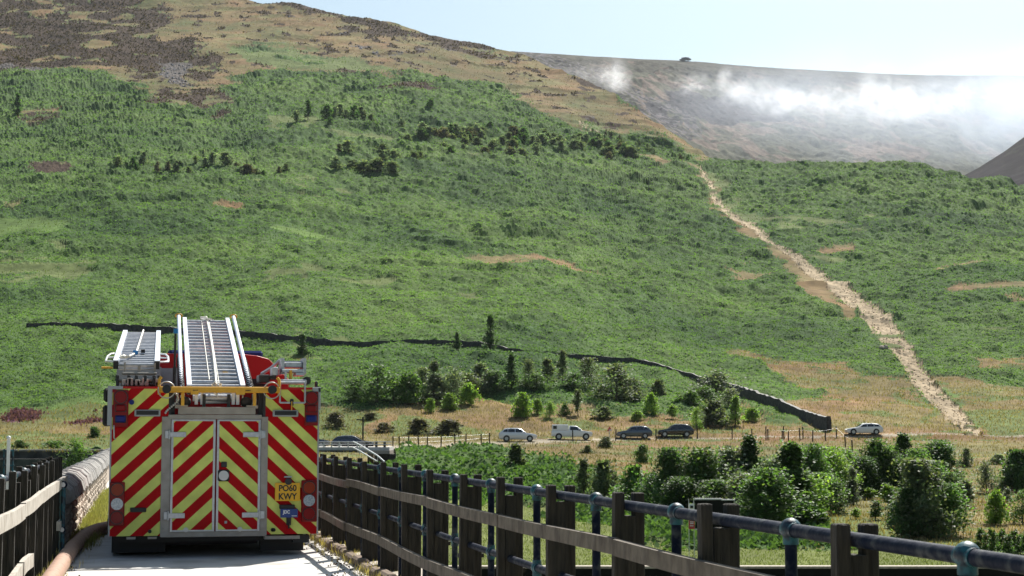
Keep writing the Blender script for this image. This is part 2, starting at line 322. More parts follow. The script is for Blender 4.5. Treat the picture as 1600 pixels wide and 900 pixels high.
plot(LUSH, [(-200, 634), (60, 636), (120, 624), (200, 622), (200, 640), (60, 644), (-200, 646)]); plot(OLIVE, [(-200, 645), (60, 644), (120, 636), (200, 636), (200, 652), (-200, 654)]); plot(TAN, [(-200, 652), (60, 652), (200, 650), (200, 700), (-200, 700)])
plot(PURP, [(10, 642), (48, 640), (56, 658), (10, 662)]); plot(PURP, [(118, 650), (166, 648), (166, 662), (122, 664)]); plot(OLIVE, [(-200, 686), (180, 684), (180, 706), (-200, 706)])
plot(LAWN, [(480, 775), (700, 770), (850, 800), (1000, 846), (1200, 858), (1700, 862), (1700, 940), (480, 940)])
plot(OLIVE, [(1180, 800), (1300, 800), (1420, 820), (1560, 850), (1560, 862), (1200, 858)]); plot(BR, [(1030, 812), (1250, 800), (1330, 840), (1400, 850), (1180, 860), (1000, 850)])
stroke(PATH, [(1088, 256, 6), (1100, 275, 9), (1112, 295, 12), (1132, 320, 17), (1150, 345, 20), (1165, 352, 26), (1190, 364, 22), (1206, 385, 14), (1245, 402, 20), (1275, 420, 24), (1308, 440, 34), (1335, 460, 40), (1360, 482, 46), (1385, 510, 44), (1402, 535, 38), (1418, 560, 32), (1436, 590, 36), (1460, 615, 40), (1486, 640, 36), (1506, 662, 32), (1520, 682, 26)])
stroke(PATH, [(905, 186, 5), (930, 202, 6), (960, 214, 5)])
zs = {0: (.065, .105, .034), 1: (.160, .122, .058), 2: (.048, .032, .022), 3: (.34, .27, .18), 4: (.10, .088, .08), 5: (.085, .135, .035), 6: (.05, .042, .048), 7: (.15, .06, .10), 8: (.27, .235, .18), 9: (.13, .15, .05), 10: (.10, .125, .045)}
ZC = np.array([zs[i] for i in range(11)])
def zat(px, py, x, y, D):
    s = 2.0 ** np.round(np.log2(np.clip(D / 30, 1.5, 32))); jx = fbm(x / s, y / s, 4, 5) * 34; jy = fbm(x / s, y / s, 4, 9) * 15
    onp = zone[np.clip(((py - ZY0) / ZS).astype(int), 0, ZH - 1), np.clip(((px - ZX0) / ZS).astype(int), 0, ZW - 1)]
    z = zone[np.clip(((py + jy - ZY0) / ZS).astype(int), 0, ZH - 1), np.clip(((px + jx - ZX0) / ZS).astype(int), 0, ZW - 1)].copy()
    jx2 = jx * .22
    onp = zone[np.clip(((py + jy * .25 - ZY0) / ZS).astype(int), 0, ZH - 1), np.clip(((px + jx2 - ZX0) / ZS).astype(int), 0, ZW - 1)]
    z[(z == PATH)] = onp[z == PATH]; z[onp == PATH] = PATH; z[z == ROAD] = onp[z == ROAD]; z[onp == ROAD] = ROAD
    z[(onp == ROAD)] = ROAD
    n = fbm(x / (s * .55), y / (s * .55), 4, 21); n4 = fbm(x / (s * 2.2), y / (s * 2.2), 4, 27)
    z[(z == BR) & (n4 > .62)] = OLIVE; z[(z == OLIVE) & (n > .22) & (py < 600)] = BR
    z[(z == HEA) & (n > .30)] = TAN; z[(z == HEA) & (n > .24)] = OLIVE
    up = (py < 200) & (z == TAN); z[up & (fbm(x / 9, y / 14, 4, 31) + (py < 90) * .06 > .36)] = HEA
    z[up & (px > 430) & (fbm(x / 12, y / 18, 4, 41) > .50)] = ROCK
    z[(z == TAN) & (py > 560) & (n > .28)] = OLIVE
    z[(z == PATH) & (n > .48)] = OLIVE
    z[(z == ROCK) & (n < -.05)] = HEA
    return z
def disp(x, y, D, br):
    a = sstep(150, 500, D)
    d = a * (fbm(x / 80, y / 100, 3, 3) * 5.0 + fbm(x / 17, y / 26, 2, 13) * (.55 + .5 * a)) + sstep(60, 110, D) * fbm(x / 9, y / 11, 2, 23) * .22
    f = np.clip(D / 500, .68, 1.5) * (.3 + .7 * sstep(85, 150, D)); u_ = x * RT.x + y * RT.y; v_ = x * H.x + y * H.y
    d = d + a * np.maximum(0, 1 - np.abs(fbm(u_ / 120, v_ / 55, 3, 67)) * 7) * 1.5
    u_ = x * RT.x + y * RT.y; v_ = x * H.x + y * H.y
    d = d + br * (.35 * (.3 + .7 * sstep(85, 150, D)) + fbm(u_ / 16, v_ / 9, 3, 47) * (1.5 * f) + fbm(x / 3.6, y / 4.5, 2, 43) * 1.05 * f + fbm(x / 1.25, y / 1.6, 2, 53) * .4 * f)
    return d
def ground(px, py):
    px = np.atleast_1d(np.asarray(px, float)); py = np.atleast_1d(np.asarray(py, float))
    D = Dof(px, py); V = A_np(px, py, D); z = zat(px, py, V[:, 0], V[:, 1], D)
    V[:, 2] += disp(V[:, 0], V[:, 1], D, (z == BR) * 1.0); return V, D, z
def G(px, py, br=0):
    D = Dof(px, py); V = A_np(np.array([px]), np.array([py]), np.array([D]))[0]
    V[2] += disp(np.array([V[0]]), np.array([V[1]]), np.array([D]), br)[0]; return Vector(V), float(D)
cols = np.concatenate([np.arange(-1200, -60, 30), np.arange(-60, 1660, 1.25), np.arange(1660, 2800, 30)])
NR = 720
t_ = np.linspace(0, 1, NR)[:, None]; cy = crest(cols)[None, :]
PY = 900 + (cy - 900) * t_; PX = np.broadcast_to(cols[None, :], PY.shape)
D = Dof(PX, PY); V = A_np(PX, PY, D); X, Y = V[..., 0], V[..., 1]
z = zat(PX.ravel() + rng.normal(0, 1.6, PX.size), PY.ravel() + rng.normal(0, .8, PX.size), X.ravel(), Y.ravel(), D.ravel()).reshape(PX.shape)
br = (zat(PX.ravel(), PY.ravel(), X.ravel(), Y.ravel(), D.ravel()).reshape(PX.shape) == BR).astype(float)
for _ in range(2):
    br = (np.roll(br, 2, 0) + np.roll(br, -2, 0) + np.roll(br, 3, 1) + np.roll(br, -3, 1) + br * 2) / 6
V[..., 2] += disp(X, Y, D, br)
V[..., 2] = np.where((PX < 420) & (PY > 702.5), np.minimum(V[..., 2], -4.6), V[..., 2])
V[..., 2] -= 2.4 * ((PX > 574) & (PX < 618) & (PY > 701.5) & (PY < 729))
rk = (z == ROCK) | (z == PATH); V[..., 2] += rk * fbm(X / 1.2, Y / 1.6, 2, 61) * .5 - (z == PATH) * .35
V[..., 2] += (z == HEA) * fbm(X / 2.2, Y / 3, 3, 63) * .6
col = ZC[z]
n1 = fbm(X / 25, Y / 40, 4, 71)[..., None]; n2 = fbm(X / 2.5, Y / 5, 3, 81)[..., None]
col = col * (1 + .28 * n1 + .30 * n2)
gr = (z == BR)[..., None]; n5 = fbm(X / 60, Y / 60, 3, 77)[..., None]; col = np.where(gr, col * (1 + n1 * np.array([.25, .12, 0])) * (1 + n5 * np.array([.4, .3, .2])), col)
upm = ((z == TAN) & (PY < 260))[..., None] * sstep(-.15, .35, fbm(X / 45, Y / 70, 4, 35))[..., None]; col = col * (1 - upm * .8) + np.array([.105, .098, .042]) * upm * .8
tn = (z == TAN)[..., None]; n3 = fbm(X / 14, Y / 14, 3, 91)[..., None]; col = np.where(tn, col * (1 + n3 * np.array([-.25, .10, -.05])), col)
# back of the spur, the hollow behind it and the far hill
rows = [V]; crow = [col]
Dc = D[-1:]; base = V[-1:]
farD0 = 1560.0; fr = np.interp(cols, FRX, FRY)[None, :]
for k, (dd, dz) in enumerate([(25, -2), (70, -14), (150, -45)]):
    q = A_np(cols[None, :], cy, Dc + dd); q[..., 2] = base[..., 2] + dz; rows.append(q); crow.append(col[-1:])
NF = 260; tf = np.linspace(0, 1, NF)[:, None]
py0 = np.minimum(cy + 46, 330); PYf = py0 + (fr - py0) * tf
Df = np.maximum(farD0, Dc + 260) + (2500 - np.maximum(farD0, Dc + 260)) * tf ** 1.15
PXf = np.broadcast_to(cols[None, :], PYf.shape); Vf = A_np(PXf, PYf, Df); Xf, Yf = Vf[..., 0], Vf[..., 1]
edge = 1 - sstep(.9, 1, tf)
Vf[..., 2] += (fbm(Xf / 130, Yf / 200, 4, 101) * 16 + fbm(Xf / 22, Yf / 40, 3, 111) * 5 + fbm(Xf / 6, Yf / 10, 2, 191) * 1.8) * (edge * .92 + .08)
fn = fbm(Xf / 45, Yf / 110, 4, 121)[..., None]; fn2 = fbm(Xf / 11, Yf / 20, 3, 131)[..., None]
colf = np.where(fn > .12, np.array([.12, .125, .06]), np.array([.20, .145, .085])); colf = np.where(fn < -.12, np.array([.10, .115, .05]), colf)
bx = np.exp(-((PXf - 1120 - (PYf - 160) * 1.6) / 170) ** 2 - ((PYf - 168) / 34) ** 2)[..., None]
colf = np.where(fn * .5 + bx > .62, np.array([.055, .048, .055]), colf)
colf = np.where((PYf < 108 + (PXf - 820) * .055)[..., None] & (fn2 > -.3), np.array([.075, .075, .042]), colf)
rockz = np.exp(-((PYf - 150 - (PXf - 960) * .40) / 26) ** 2)[..., None] * (1 - sstep(1040, 1130, PXf))[..., None]
fn3 = fbm(Xf / 5, Yf / 9, 3, 181)[..., None]; colf = np.where((rockz > .3) & (fn3 > .18), np.array([.125, .12, .13]), colf)
colf = np.where((rockz > .3) & (fn3 < -.15), np.array([.06, .06, .065]), colf); colf = colf * (1 + .5 * fn3)
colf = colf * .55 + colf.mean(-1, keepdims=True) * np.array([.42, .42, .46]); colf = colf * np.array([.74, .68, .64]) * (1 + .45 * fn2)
rows.append(Vf); crow.append(colf)
q = A_np(cols[None, :], fr, np.full((1, len(cols)), 3300.0)); q[..., 2] = Vf[-1:, :, 2] - 40; rows.append(q); crow.append(colf[-1:])
VV = np.concatenate(rows, 0); CC = np.concatenate(crow, 0); nr, nc = VV.shape[:2]
idx = np.arange(nr * nc).reshape(nr, nc)
Q = np.stack([idx[:-1, :-1], idx[:-1, 1:], idx[1:, 1:], idx[1:, :-1]], -1).reshape(-1, 4)
ter = npmesh('hillside', VV.reshape(-1, 3), Q, M['terrain'], col=np.clip(CC.reshape(-1, 3), .004, .9), smooth=False)
tag(ter, kind='structure')
# valley floor below and behind everything
mb = MB(); mb.add([(-4500, -4500, -4.9), (4500, -4500, -4.9), (4500, 4500, -4.9), (-4500, 4500, -4.9)], [(0, 1, 2, 3)])
mg = mat('valley grass', (.12, .14, .05), .95, nscale=.3, bump=.3, col2=(.17, .15, .07))
tag(mb.build('ground', mg), kind='structure')
# burnt hill on the far right
cx = np.arange(1440, 2300, 3.0); rr = np.linspace(0, 1, 90)[:, None]
top = np.interp(cx, [1440, 1485, 1530, 1570, 1600, 1700, 1900, 2300], [318, 286, 262, 236, 214, 150, 60, -40])[None, :]
pyb = 345 + (top - 345) * rr; Db = 1010 + 330 * rr + 0 * cx[None, :]
Vb = A_np(np.broadcast_to(cx, pyb.shape), pyb, Db); Vb[..., 2] += fbm(Vb[..., 0] / 30, Vb[..., 1] / 40, 4, 141) * 3.5 * (1 - .8 * rr)
nb = fbm(Vb[..., 0] / 8, Vb[..., 1] / 16, 4, 151)[..., None]; cb = np.array([.012, .009, .012]) * (1 + .6 * nb); cb = np.where(nb > .42, np.array([.022, .022, .016]), cb)
bk = Vb[-1:].copy() + np.array([H.x, H.y, 0]) * 300; bk[..., 2] -= 150
Vb = np.concatenate([Vb, bk], 0); cb = np.concatenate([cb, cb[-1:]], 0); ib = np.arange(Vb.shape[0] * Vb.shape[1]).reshape(Vb.shape[:2])
Qb = np.stack([ib[:-1, :-1], ib[:-1, 1:], ib[1:, 1:], ib[1:, :-1]], -1).reshape(-1, 4)
tag(npmesh('hill', Vb.reshape(-1, 3), Qb, M['terrain'], col=cb.reshape(-1, 3), smooth=False), kind='structure')
# ---- vegetation carpets (stuff)
def cards(P_, s, tilt, asp, col, up=None, bend=0):
    n = len(P_); a = rng.uniform(0, 2 * np.pi, n); ti = rng.uniform(tilt[0], tilt[1], n)
    ax = np.stack([np.cos(a), np.sin(a), np.zeros(n)], -1); sd_ = np.stack([-np.sin(a), np.cos(a), np.zeros(n)], -1)
    upv = ax * np.cos(ti)[:, None] + np.array([0, 0, 1]) * np.sin(ti)[:, None]
    s = s[:, None]; w_ = s * asp
    v = np.stack([P_ - sd_ * w_ * .25, P_ + upv * s * .55 - sd_ * w_ * .55, P_ + upv * s, P_ + upv * s * .55 + sd_ * w_ * .55], 1)
    Q_ = np.arange(4 * n).reshape(n, 4)
    return v.reshape(-1, 3), Q_, np.repeat(col, 4, 0)
def scatter(name, label, N, box, zsel, size, tilt, asp, base, var, m, cat):
    px = rng.uniform(box[0], box[2], N); py = rng.uniform(box[1], box[3], N)
    k = py > crest(px) + 1; px, py = px[k], py[k]
    V_, D_, z0_ = ground(px, py); z_ = zat(px + rng.normal(0, 5, len(px)), py + rng.normal(0, 2.6, len(px)), V_[:, 0], V_[:, 1], D_); k = np.isin(z_, zsel) & (z0_ != ROAD) & ~((px > 572) & (px < 620) & (py > 700.5) & (py < 730)); V_, D_, z_ = V_[k], D_[k], z_[k]; px, py = px[k], py[k]
    n = len(V_); s = (size[0] + D_ * size[1]) * rng.uniform(.6, 1.3, n)
    V_[:, 2] -= s * .15
    c = np.array(base) * (1 + rng.uniform(-var, var, (n, 1))) * (1 + .2 * fbm(V_[:, 0] / 25, V_[:, 1] / 40, 3, 71)[:, None])
    c = c * (1 + fbm(V_[:, 0] / 60, V_[:, 1] / 60, 3, 77)[:, None] * np.array([.30, .22, .15]))
    if base is None: c = ZC[z_]
    v, q_, cc = cards(V_, s, tilt, asp, np.clip(c, .004, .9))
    o = npmesh(name, v, q_, m, col=cc); tag(o, label, cat, kind='stuff')
scatter('bracken', 'green bracken covering the hillside', 620000, (-60, 90, 1660, 660), [BR], (.13, .00066), (.05, 1.15), .8, (.138, .220, .080), .25, M['frond'], 'bracken')
scatter('bracken', 'lush bracken on the bank below the car road', 90000, (470, 692, 1420, 864), [BR], (.25, .0011), (.1, 1.2), .7, (.088, .15, .05), .4, M['frond'], 'bracken')
scatter('dry_grass', 'dry tan grass on the valley floor and meadow', 200000, (-60, 545, 1660, 862), [TAN, OLIVE], (.10, .0011), (.7, 1.5), .22, (.25, .187, .085), .35, M['blade'], 'grass')
scatter('grass', 'olive and green grass patches among the bracken', 90000, (-60, 60, 1660, 690), [OLIVE, LUSH], (.12, .0010), (.4, 1.4), .35, (.115, .15, .045), .3, M['blade'], 'grass')
scatter('dry_grass', 'dry brown grass on the high slope', 70000, (-60, -60, 1120, 430), [TAN], (.1, .0009), (.5, 1.4), .3, (.17, .120, .062), .45, M['blade'], 'grass')
scatter('heather', 'dark heather on the upper slope', 70000, (-60, -60, 900, 190), [HEA], (.3, .0009), (.2, 1.4), .8, (.050, .035, .024), .4, M['frond'], 'heather')
scatter('heather', 'purple and brown heather beyond the fence', 16000, (-60, 636, 200, 705), [PURP, HEA], (.3, .0012), (.4, 1.5), .5, (.13, .06, .09), .5, M['frond'], 'heather')
scatter('grass', 'short green grass on the lawn below the dam', 90000, (470, 770, 1660, 905), [LAWN], (.05, .0008), (.8, 1.5), .25, (.18, .205, .065), .3, M['blade'], 'grass')
# stones on the eroded path
def stones(name, label, N, box, zsel, size, colr):
    px = rng.uniform(box[0], box[2], N); py = rng.uniform(box[1], box[3], N); V_, D_, z_ = ground(px, py); k = np.isin(z_, zsel) & (py > crest(px)); V_, D_ = V_[k], D_[k]; n = len(V_)
    s = (size[0] + D_ * size[1]) * rng.uniform(.5, 1.5, n)
    ico = np.array([(1, 0, 0), (0, 1, 0), (-1, 0, 0), (0, -1, 0), (0, 0, .7), (0, 0, -.7)]); tr = np.array([(0, 1, 4), (1, 2, 4), (2, 3, 4), (3, 0, 4), (1, 0, 5), (2, 1, 5), (3, 2, 5), (0, 3, 5)])
    v = V_[:, None, :] + ico[None] * s[:, None, None] * rng.uniform(.6, 1.3, (n, 6, 3)); q_ = tr[None] + (np.arange(n) * 6)[:, None, None]
    c = np.repeat(np.array(colr) * rng.uniform(.5, 1.4, (n, 1)), 6, 0)
    tag(npmesh(name, v.reshape(-1, 3), q_.reshape(-1, 3), M['terrain'], col=np.clip(c, 0, .9)), label, 'stones', kind='stuff')
stones('loose_stones', 'pale stones strewn down the eroded path', 9000, (1080, 250, 1545, 685), [PATH], (.05, .00035), (.33, .265, .19))
stones('scree', 'grey scree on the upper slope', 9000, (-60, 0, 900, 190), [ROCK], (.2, .0007), (.17, .165, .175))
# ================================================================== DAM ROAD, KERB, FENCES
def struct(o): return tag(o, kind='structure')
mb = MB(); ys = [0, 4, 8, 12, 16, 20, 30, 60, 120]
ys = [-30] + ys
for a, b in zip(ys[:-1], ys[1:]): mb.add([(-1.25, a, 0), (2.40, a, 0), (2.40, b, 0), (-1.25, b, 0)], [(0, 1, 2, 3)])
struct(mb.build('road', M['concrete']))
mb = MB(); mb.box((-1.35, -30, -5), (2.95, 121, -.02)); struct(mb.build('embankment', M['wallstone']))
mb = MB(); y = 2.0; r2 = random.Random(3)
while y < 60:
    l = r2.uniform(.25, .75); j = r2.uniform(-.02, .02)
    mb.box((2.30 + j, y, -.01), (2.42 + j, y + l - .02, .085 + r2.uniform(-.02, .015)), ch=.025); y += l
struct(mb.build('kerb', M['kerb']))
mb = MB(); mb.box((2.40, -30, -.015), (2.95, 121, .062)); struct(mb.build('pavement', M['ledge']))
# grit and pebbles on the road edge
pb = MB()
for i in range(420):
    x = 2.28 - abs(r2.gauss(0, .16)); y = r2.uniform(12, 24); s = r2.uniform(.004, .013)
    pb.ball((x, y, s * .5), s, n=5, m=3)
for i in range(160):
    x = -.85 + abs(r2.gauss(0, .12)); y = r2.uniform(14, 26); s = r2.uniform(.004, .013); pb.ball((x, y, s * .5), s, n=5, m=3)
tag(pb.build('gravel', M['kerb']), 'scattered grit along the road edges', 'gravel', kind='stuff')
# dry weeds along kerb and left edge
def tufts(name, label, spots, colr, h, mm, nb=40, spread=.12):
    n = len(spots) * nb; pts = np.repeat(np.array(spots, float), nb, 0) + rng.normal(0, 1, (n, 3)) * np.array([spread, spread, 0])
    s = h * rng.uniform(.5, 1.2, n); c = np.array(colr) * rng.uniform(.7, 1.3, (n, 1))
    v, q_, cc = cards(pts, s, (.8, 1.5), .06, c); tag(npmesh(name, v, q_, mm, col=cc), label, 'weeds', kind='stuff')
tufts('weeds', 'dry weeds growing along the kerb', [(2.32 + r2.uniform(-.04, .12), r2.uniform(15, 26), .0) for i in range(60)], (.42, .32, .14), .11, M['blade'])
tufts('weeds', 'green grass at the foot of the pale parapet wall', [(-.72 + r2.uniform(-.12, .10) + (y_ - 20) * .004, y_, .0) for y_ in [r2.uniform(21.5, 42) for i in range(260)]], (.24, .23, .085), .13, M['blade'], 50, .07)
tufts('weeds', 'straw weeds below the left fence', [(-.93 + r2.uniform(-.04, .05), r2.uniform(12, 21), .0) for i in range(36)], (.38, .30, .13), .13, M['blade'])
# --- right timber fence
def timber_fence(xs, sgn, posts, rails, label, xr, redto=None):
    f = empty('timber_fence', (xs, posts[0], 0), label, 'fence', None)
    rr2 = random.Random(5 + int(sgn * 2))
    for k, yy in enumerate(posts):
        tz = 1.145 + rr2.uniform(-.015, .015); t1 = rr2.uniform(-.012, .012)
        a = MB(); a.box((-.026, -.032, -.1), (.026, .032, tz), ch=.005); a.xform(Matrix.Translation((xs, yy, 0)) @ Matrix.Shear('XY', 4, (t1, rr2.uniform(-.01, .01)))); a.build('post', M['timber'], f)
        a = MB(); a.box((xs + sgn * .10, yy + .01, -.3), (xs + sgn * .155, yy + .075, tz - .004), ch=.005); a.build('post', M['timber'], f)
        a = MB(); a.box((xs + sgn * .028, yy - .02, -.3), (xs + sgn * .098, yy + .10, 1.035 if k % 2 else 1.02)); a.box((xs - sgn * .01, yy + .055, .50), (xs + sgn * .18, yy + .12, .53)); a.build('spacer_block', M['timber'], f)
    for (zt, h, y0, y1, seg) in rails:
        yy = y0
        while yy < y1:
            ye = min(yy + seg, y1); n = 6; b = MB(); ph = rr2.uniform(0, 6); dz = rr2.uniform(-.012, .012)
            rows_ = []
            for i in range(n + 1):
                t = i / n; yc = yy + (ye - .012 - yy) * t; zz = zt + dz + .01 * math.sin(ph + t * 3); xx = xr + .006 * math.sin(ph * 2 + t * 4)
                rows_.append([(xx - .02, yc, zz - h), (xx + .02, yc, zz - h), (xx + .02, yc, zz), (xx - .02, yc, zz)])
            vs = [v for r_ in rows_ for v in r_]; fs = [(0, 1, 2, 3), tuple(4 * n + i for i in (3, 2, 1, 0))]
            for i in range(n):
                for k in range(4): fs.append((i * 4 + k, i * 4 + 4 + k, i * 4 + 4 + (k + 1) % 4, i * 4 + (k + 1) % 4))
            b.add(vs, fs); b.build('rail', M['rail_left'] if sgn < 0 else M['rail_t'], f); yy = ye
    return f
XF = 2.385
posts = [5.47 + 1.40 * k for k in range(-2, 17)]
timber_fence(XF, 1, posts, [(.905, .080, 2.5, 27.5, 2.80), (.42, .088, 2.5, 27.5, 2.80)], 'weathered timber post and rail fence along the right edge of the road', XF - .048)
def pipe_rail(xs, label, y0, y1, balls, zt=1.075, zm=.60, zf=.06, ends=False):
    f = empty('pipe_railing', (xs, y0, zf), label, 'railing')
    a = MB(); a.tube([(xs, y0, zt), (xs, (y0 + y1) / 2, zt), (xs, y1, zt)], .0262, 14); a.build('top_pipe', M['pipe'], f)
    a = MB(); a.tube([(xs, y0, zm), (xs, y1, zm)], .024, 12); a.build('lower_pipe', M['pipe'], f)
    for yy in balls:
        p = MB(); p.tube([(xs, yy, zf), (xs, yy, zt)], .024, 12); p.tube([(xs, yy, zf), (xs, yy, zf + .02)], .06, 12); po = p.build('post', M['pipe'], f)
        b = MB(); b.ball((xs, yy, zt + .004), .0425, n=16, m=10); b.tube([(xs, yy - .05, zt), (xs, yy + .05, zt)], .0295, 14); b.tube([(xs, yy, zt - .055), (xs, yy, zt)], .031, 14); b.build('ball_joint', M['teal'], po)
        b = MB(); b.ball((xs, yy, zm), .038, n=14, m=8); b.tube([(xs, yy - .045, zm), (xs, yy + .045, zm)], .031, 12); b.tube([(xs, yy, zm - .05), (xs, yy, zm + .05)], .029, 12); b.build('ball_joint', M['teal'], po)
    return f
b0 = 4.66
pipe_rail(2.445, 'blue and teal pipe railing with ball joints running behind the right timber fence', b0 - 2 * 1.405, b0 + 16 * 1.405, [b0 + 1.405 * k for k in range(-2, 17)])
# --- left timber fence and railing
posts = [11.8 + 1.25 * k for k in range(-3, 5)] + [17.8, 18.6, 19.4, 20.1, 20.8]
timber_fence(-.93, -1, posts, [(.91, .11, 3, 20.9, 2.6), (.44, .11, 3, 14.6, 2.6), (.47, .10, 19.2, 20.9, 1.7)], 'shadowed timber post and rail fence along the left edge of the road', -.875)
pipe_rail(-1.06, 'grey-blue pipe railing behind the left timber fence', 4, 20.2, [12.3 - 1.3 * k for k in range(0, 6)] + [13.6, 14.9, 16.2, 17.5, 18.8, 20.1], zf=0)
f = empty('railing_end', (-.84, 19.6, 0), 'short teal twin post railing end where the left fence meets the stone wall', 'railing')
for yy, xx in ((19.5, -.84), (20.4, -.90)):
    a = MB(); a.tube([(xx, yy, 0), (xx, yy, .85)], .028, 10); a.build('post', M['teal'], f)
    a = MB(); a.ball((xx, yy, .86), .045); a.ball((xx, yy, .36), .04); a.build('ball_joint', M['pipe'], f)
a = MB(); a.tube([(-.84, 19.4, .86), (-.90, 20.5, .86), (-.95, 21.2, .86)], .027, 10); a.tube([(-.84, 19.4, .36), (-.90, 20.5, .36)], .025, 10); a.build('rail', M['galv'], f)
f = empty('gauge_post', (P(12, 745, 14.2)), 'white gauge rod in a teal frame rising above the left fence', 'post')
q = P(12, 745, 14.2); qt = P(14, 690, 14.2)
a = MB(); a.box((q.x - .013, q.y, 0), (q.x + .013, q.y + .02, qt.z + .03)); a.ball((q.x, q.y + .01, qt.z + .03), .018); a.build('rod', M['white'], f)
for s_ in (-1, 1):
    a = MB(); a.box((q.x + s_ * .035 - .006, q.y + .03, 0), (q.x + s_ * .035 + .006, q.y + .05, qt.z - .06)); a.build('frame_bar', M['teal'], f)
a = MB()
for zz in (qt.z - .08, qt.z - .2, qt.z - .32): a.box((q.x - .045, q.y + .026, zz), (q.x + .045, q.y + .052, zz + .012))
a.build('cross_bar', M['teal'], f)
# --- pale parapet wall on the left past the fence
f = empty('parapet_wall', (-.95, 21, 0), 'pale rubble parapet wall with rounded coping left of the fire engine', 'wall')
a = MB(); a.box((-1.4, 21.0, -1), (-.91, 60, .55)); a.build('wall_core', M['pale_stone'], f)
a = MB(); r3 = random.Random(9)
yy = 21.0
for zrow in range(6):
    yy = 20.95 + r3.uniform(-.1, .1)
    while yy < 46:
        l = r3.uniform(.16, .42); z0 = -.02 + zrow * .105; o_ = r3.uniform(-.012, .03)
        a.box((-.95, yy, z0), (-.885 + o_ , yy + l - .015, z0 + .093), ch=.02); yy += l
a.build('face_stones', M['pale_stone'], f)
yy = 20.95; a = MB()
while yy < 60:
    l = r3.uniform(.22, .42); j = r3.uniform(-.028, .028); sec = []
    for yq in (yy + .008, yy + .03, yy + l - .03, yy + l - .008):
        rr_ = .17 if yq in (yy + .03, yy + l - .03) else .155
        sec.append([(-1.05 + math.cos(t) * (rr_ + .10), yq, .62 + j + math.sin(t) * (rr_ * 1.5) * (1 if math.sin(t) > 0 else .3)) for t in [k * math.pi / 6 for k in range(12)]])
    vs = [v for s_ in sec for v in s_]; fs = [tuple(range(12)), tuple(range(47, 35, -1))]
    for i in range(3):
        for k in range(12): fs.append((i * 12 + k, i * 12 + 12 + k, i * 12 + 12 + (k + 1) % 12, i * 12 + (k + 1) % 12))
    a.add(vs, fs); yy += l
a.build('coping', M['cope'], f)
# --- hose
f = MB(); pts = [(-.80, 13.0), (-.79, 16.2), (-.775, 19), (-.745, 21.3), (-.67, 23.3), (-.5, 24.6), (-.2, 25.3), (.3, 25.5)]
def cr(pts, n=6):
    out = []; P4 = [pts[0]] + list(pts) + [pts[-1]]
    for i in range(len(pts) - 1):
        p0, p1, p2, p3 = [Vector(q) for q in P4[i:i + 4]]
        for k in range(n):
            t = k / n; out.append(.5 * ((2 * p1) + (p2 - p0) * t + (2 * p0 - 5 * p1 + 4 * p2 - p3) * t * t + (3 * p1 - p0 - 3 * p2 + p3) * t ** 3))
    out.append(Vector(pts[-1])); return out
f.tube([(p.x, p.y, .085) for p in cr([(x, y, 0) for x, y in pts])], .088, 16); tag(f.build('water_hose', M['hose']), 'thick brown hose lying on the road left of the fire engine', 'hose')
# ================================================================== FIRE ENGINE
YT = 19.8
q0 = P(334, 870, YT)
FE = empty('fire_engine', (q0.x, YT, 0), 'fire engine with red and yellow chevron rear parked on the dam road', 'fire engine')
XC = P(337, 720, YT).x; zc = P(337, 705.7, YT).z; PER = P(337, 700, YT).z - P(337, 738.4, YT).z
CH = chevron_mat(XC, zc, PER)
def TX(px): return P(px, 720, YT).x
def TZ(py): return P(335, py, YT).z
def tb(m, x0, y0, x1, y1, proud=0, depth=.05, mi=0, ch=0): return m.box((TX(x0), YT - proud, TZ(y0)), (TX(x1), YT - proud + depth, TZ(y1)), mi, ch)
def part(name, mt, fn, parent=FE, bev=0):
    m = MB(); fn(m); return m.build(name, mt, parent, bev=bev)
XL, XR = TX(172), TX(497); ZB, ZT = TZ(838), TZ(606)
# body shell: behind panels
def body(m):
    m.box((XL + .01, YT + .03, ZB + .02), (TX(262), YT + 3.95, ZT - .01)); m.box((TX(414), YT + .03, ZB + .02), (XR - .01, YT + 3.95, ZT - .01))
    m.box((TX(262), YT + .04, ZB + .02), (TX(414), YT + 3.95, TZ(651))); m.box((TX(262), YT + 2.4, TZ(651)), (TX(414), YT + 3.95, ZT - .01))
part('body', M['red'], body)
for sx, xx in ((-1, XL + .01), (1, XR - .01)):
    for k in range(2): part('locker_shutter', M['alu'], lambda m: [m.box((xx, YT + .25 + k * 1.75, ZB + .08 + i * .09), (xx + sx * .012, YT + 1.85 + k * 1.75, ZB + .16 + i * .09)) for i in range(16)])  # unseen sides: metal shutters added to cut red bounce onto the fence
lp = part('rear_panel', CH, lambda m: tb(m, 173, 607, 262, 836, 0, .03)); lp['label'] = 'left chevron rear panel'
rp = part('rear_panel', CH, lambda m: tb(m, 414, 607, 496, 836, 0, .03)); rp['label'] = 'right chevron rear panel'
def trimf(m):
    tb(m, 487, 604, 500, 612, .012, .12, 0, .004); tb(m, 496, 605, 500, 640, .012, .10, 0, .004); tb(m, 166, 604, 190, 609, .012, .12); tb(m, 166, 604, 173.5, 665, .008, .10, 0, .004)
    tb(m, 171, 640, 173.6, 836, .006, .05); tb(m, 495.6, 640, 498, 836, .006, .05)
part('corner_trim', M['trim'], trimf)
part('roof_edge', M['red'], lambda m: (tb(m, 190, 604.5, 262, 608, .008, .05), tb(m, 414, 604.5, 487, 608, .008, .05)))
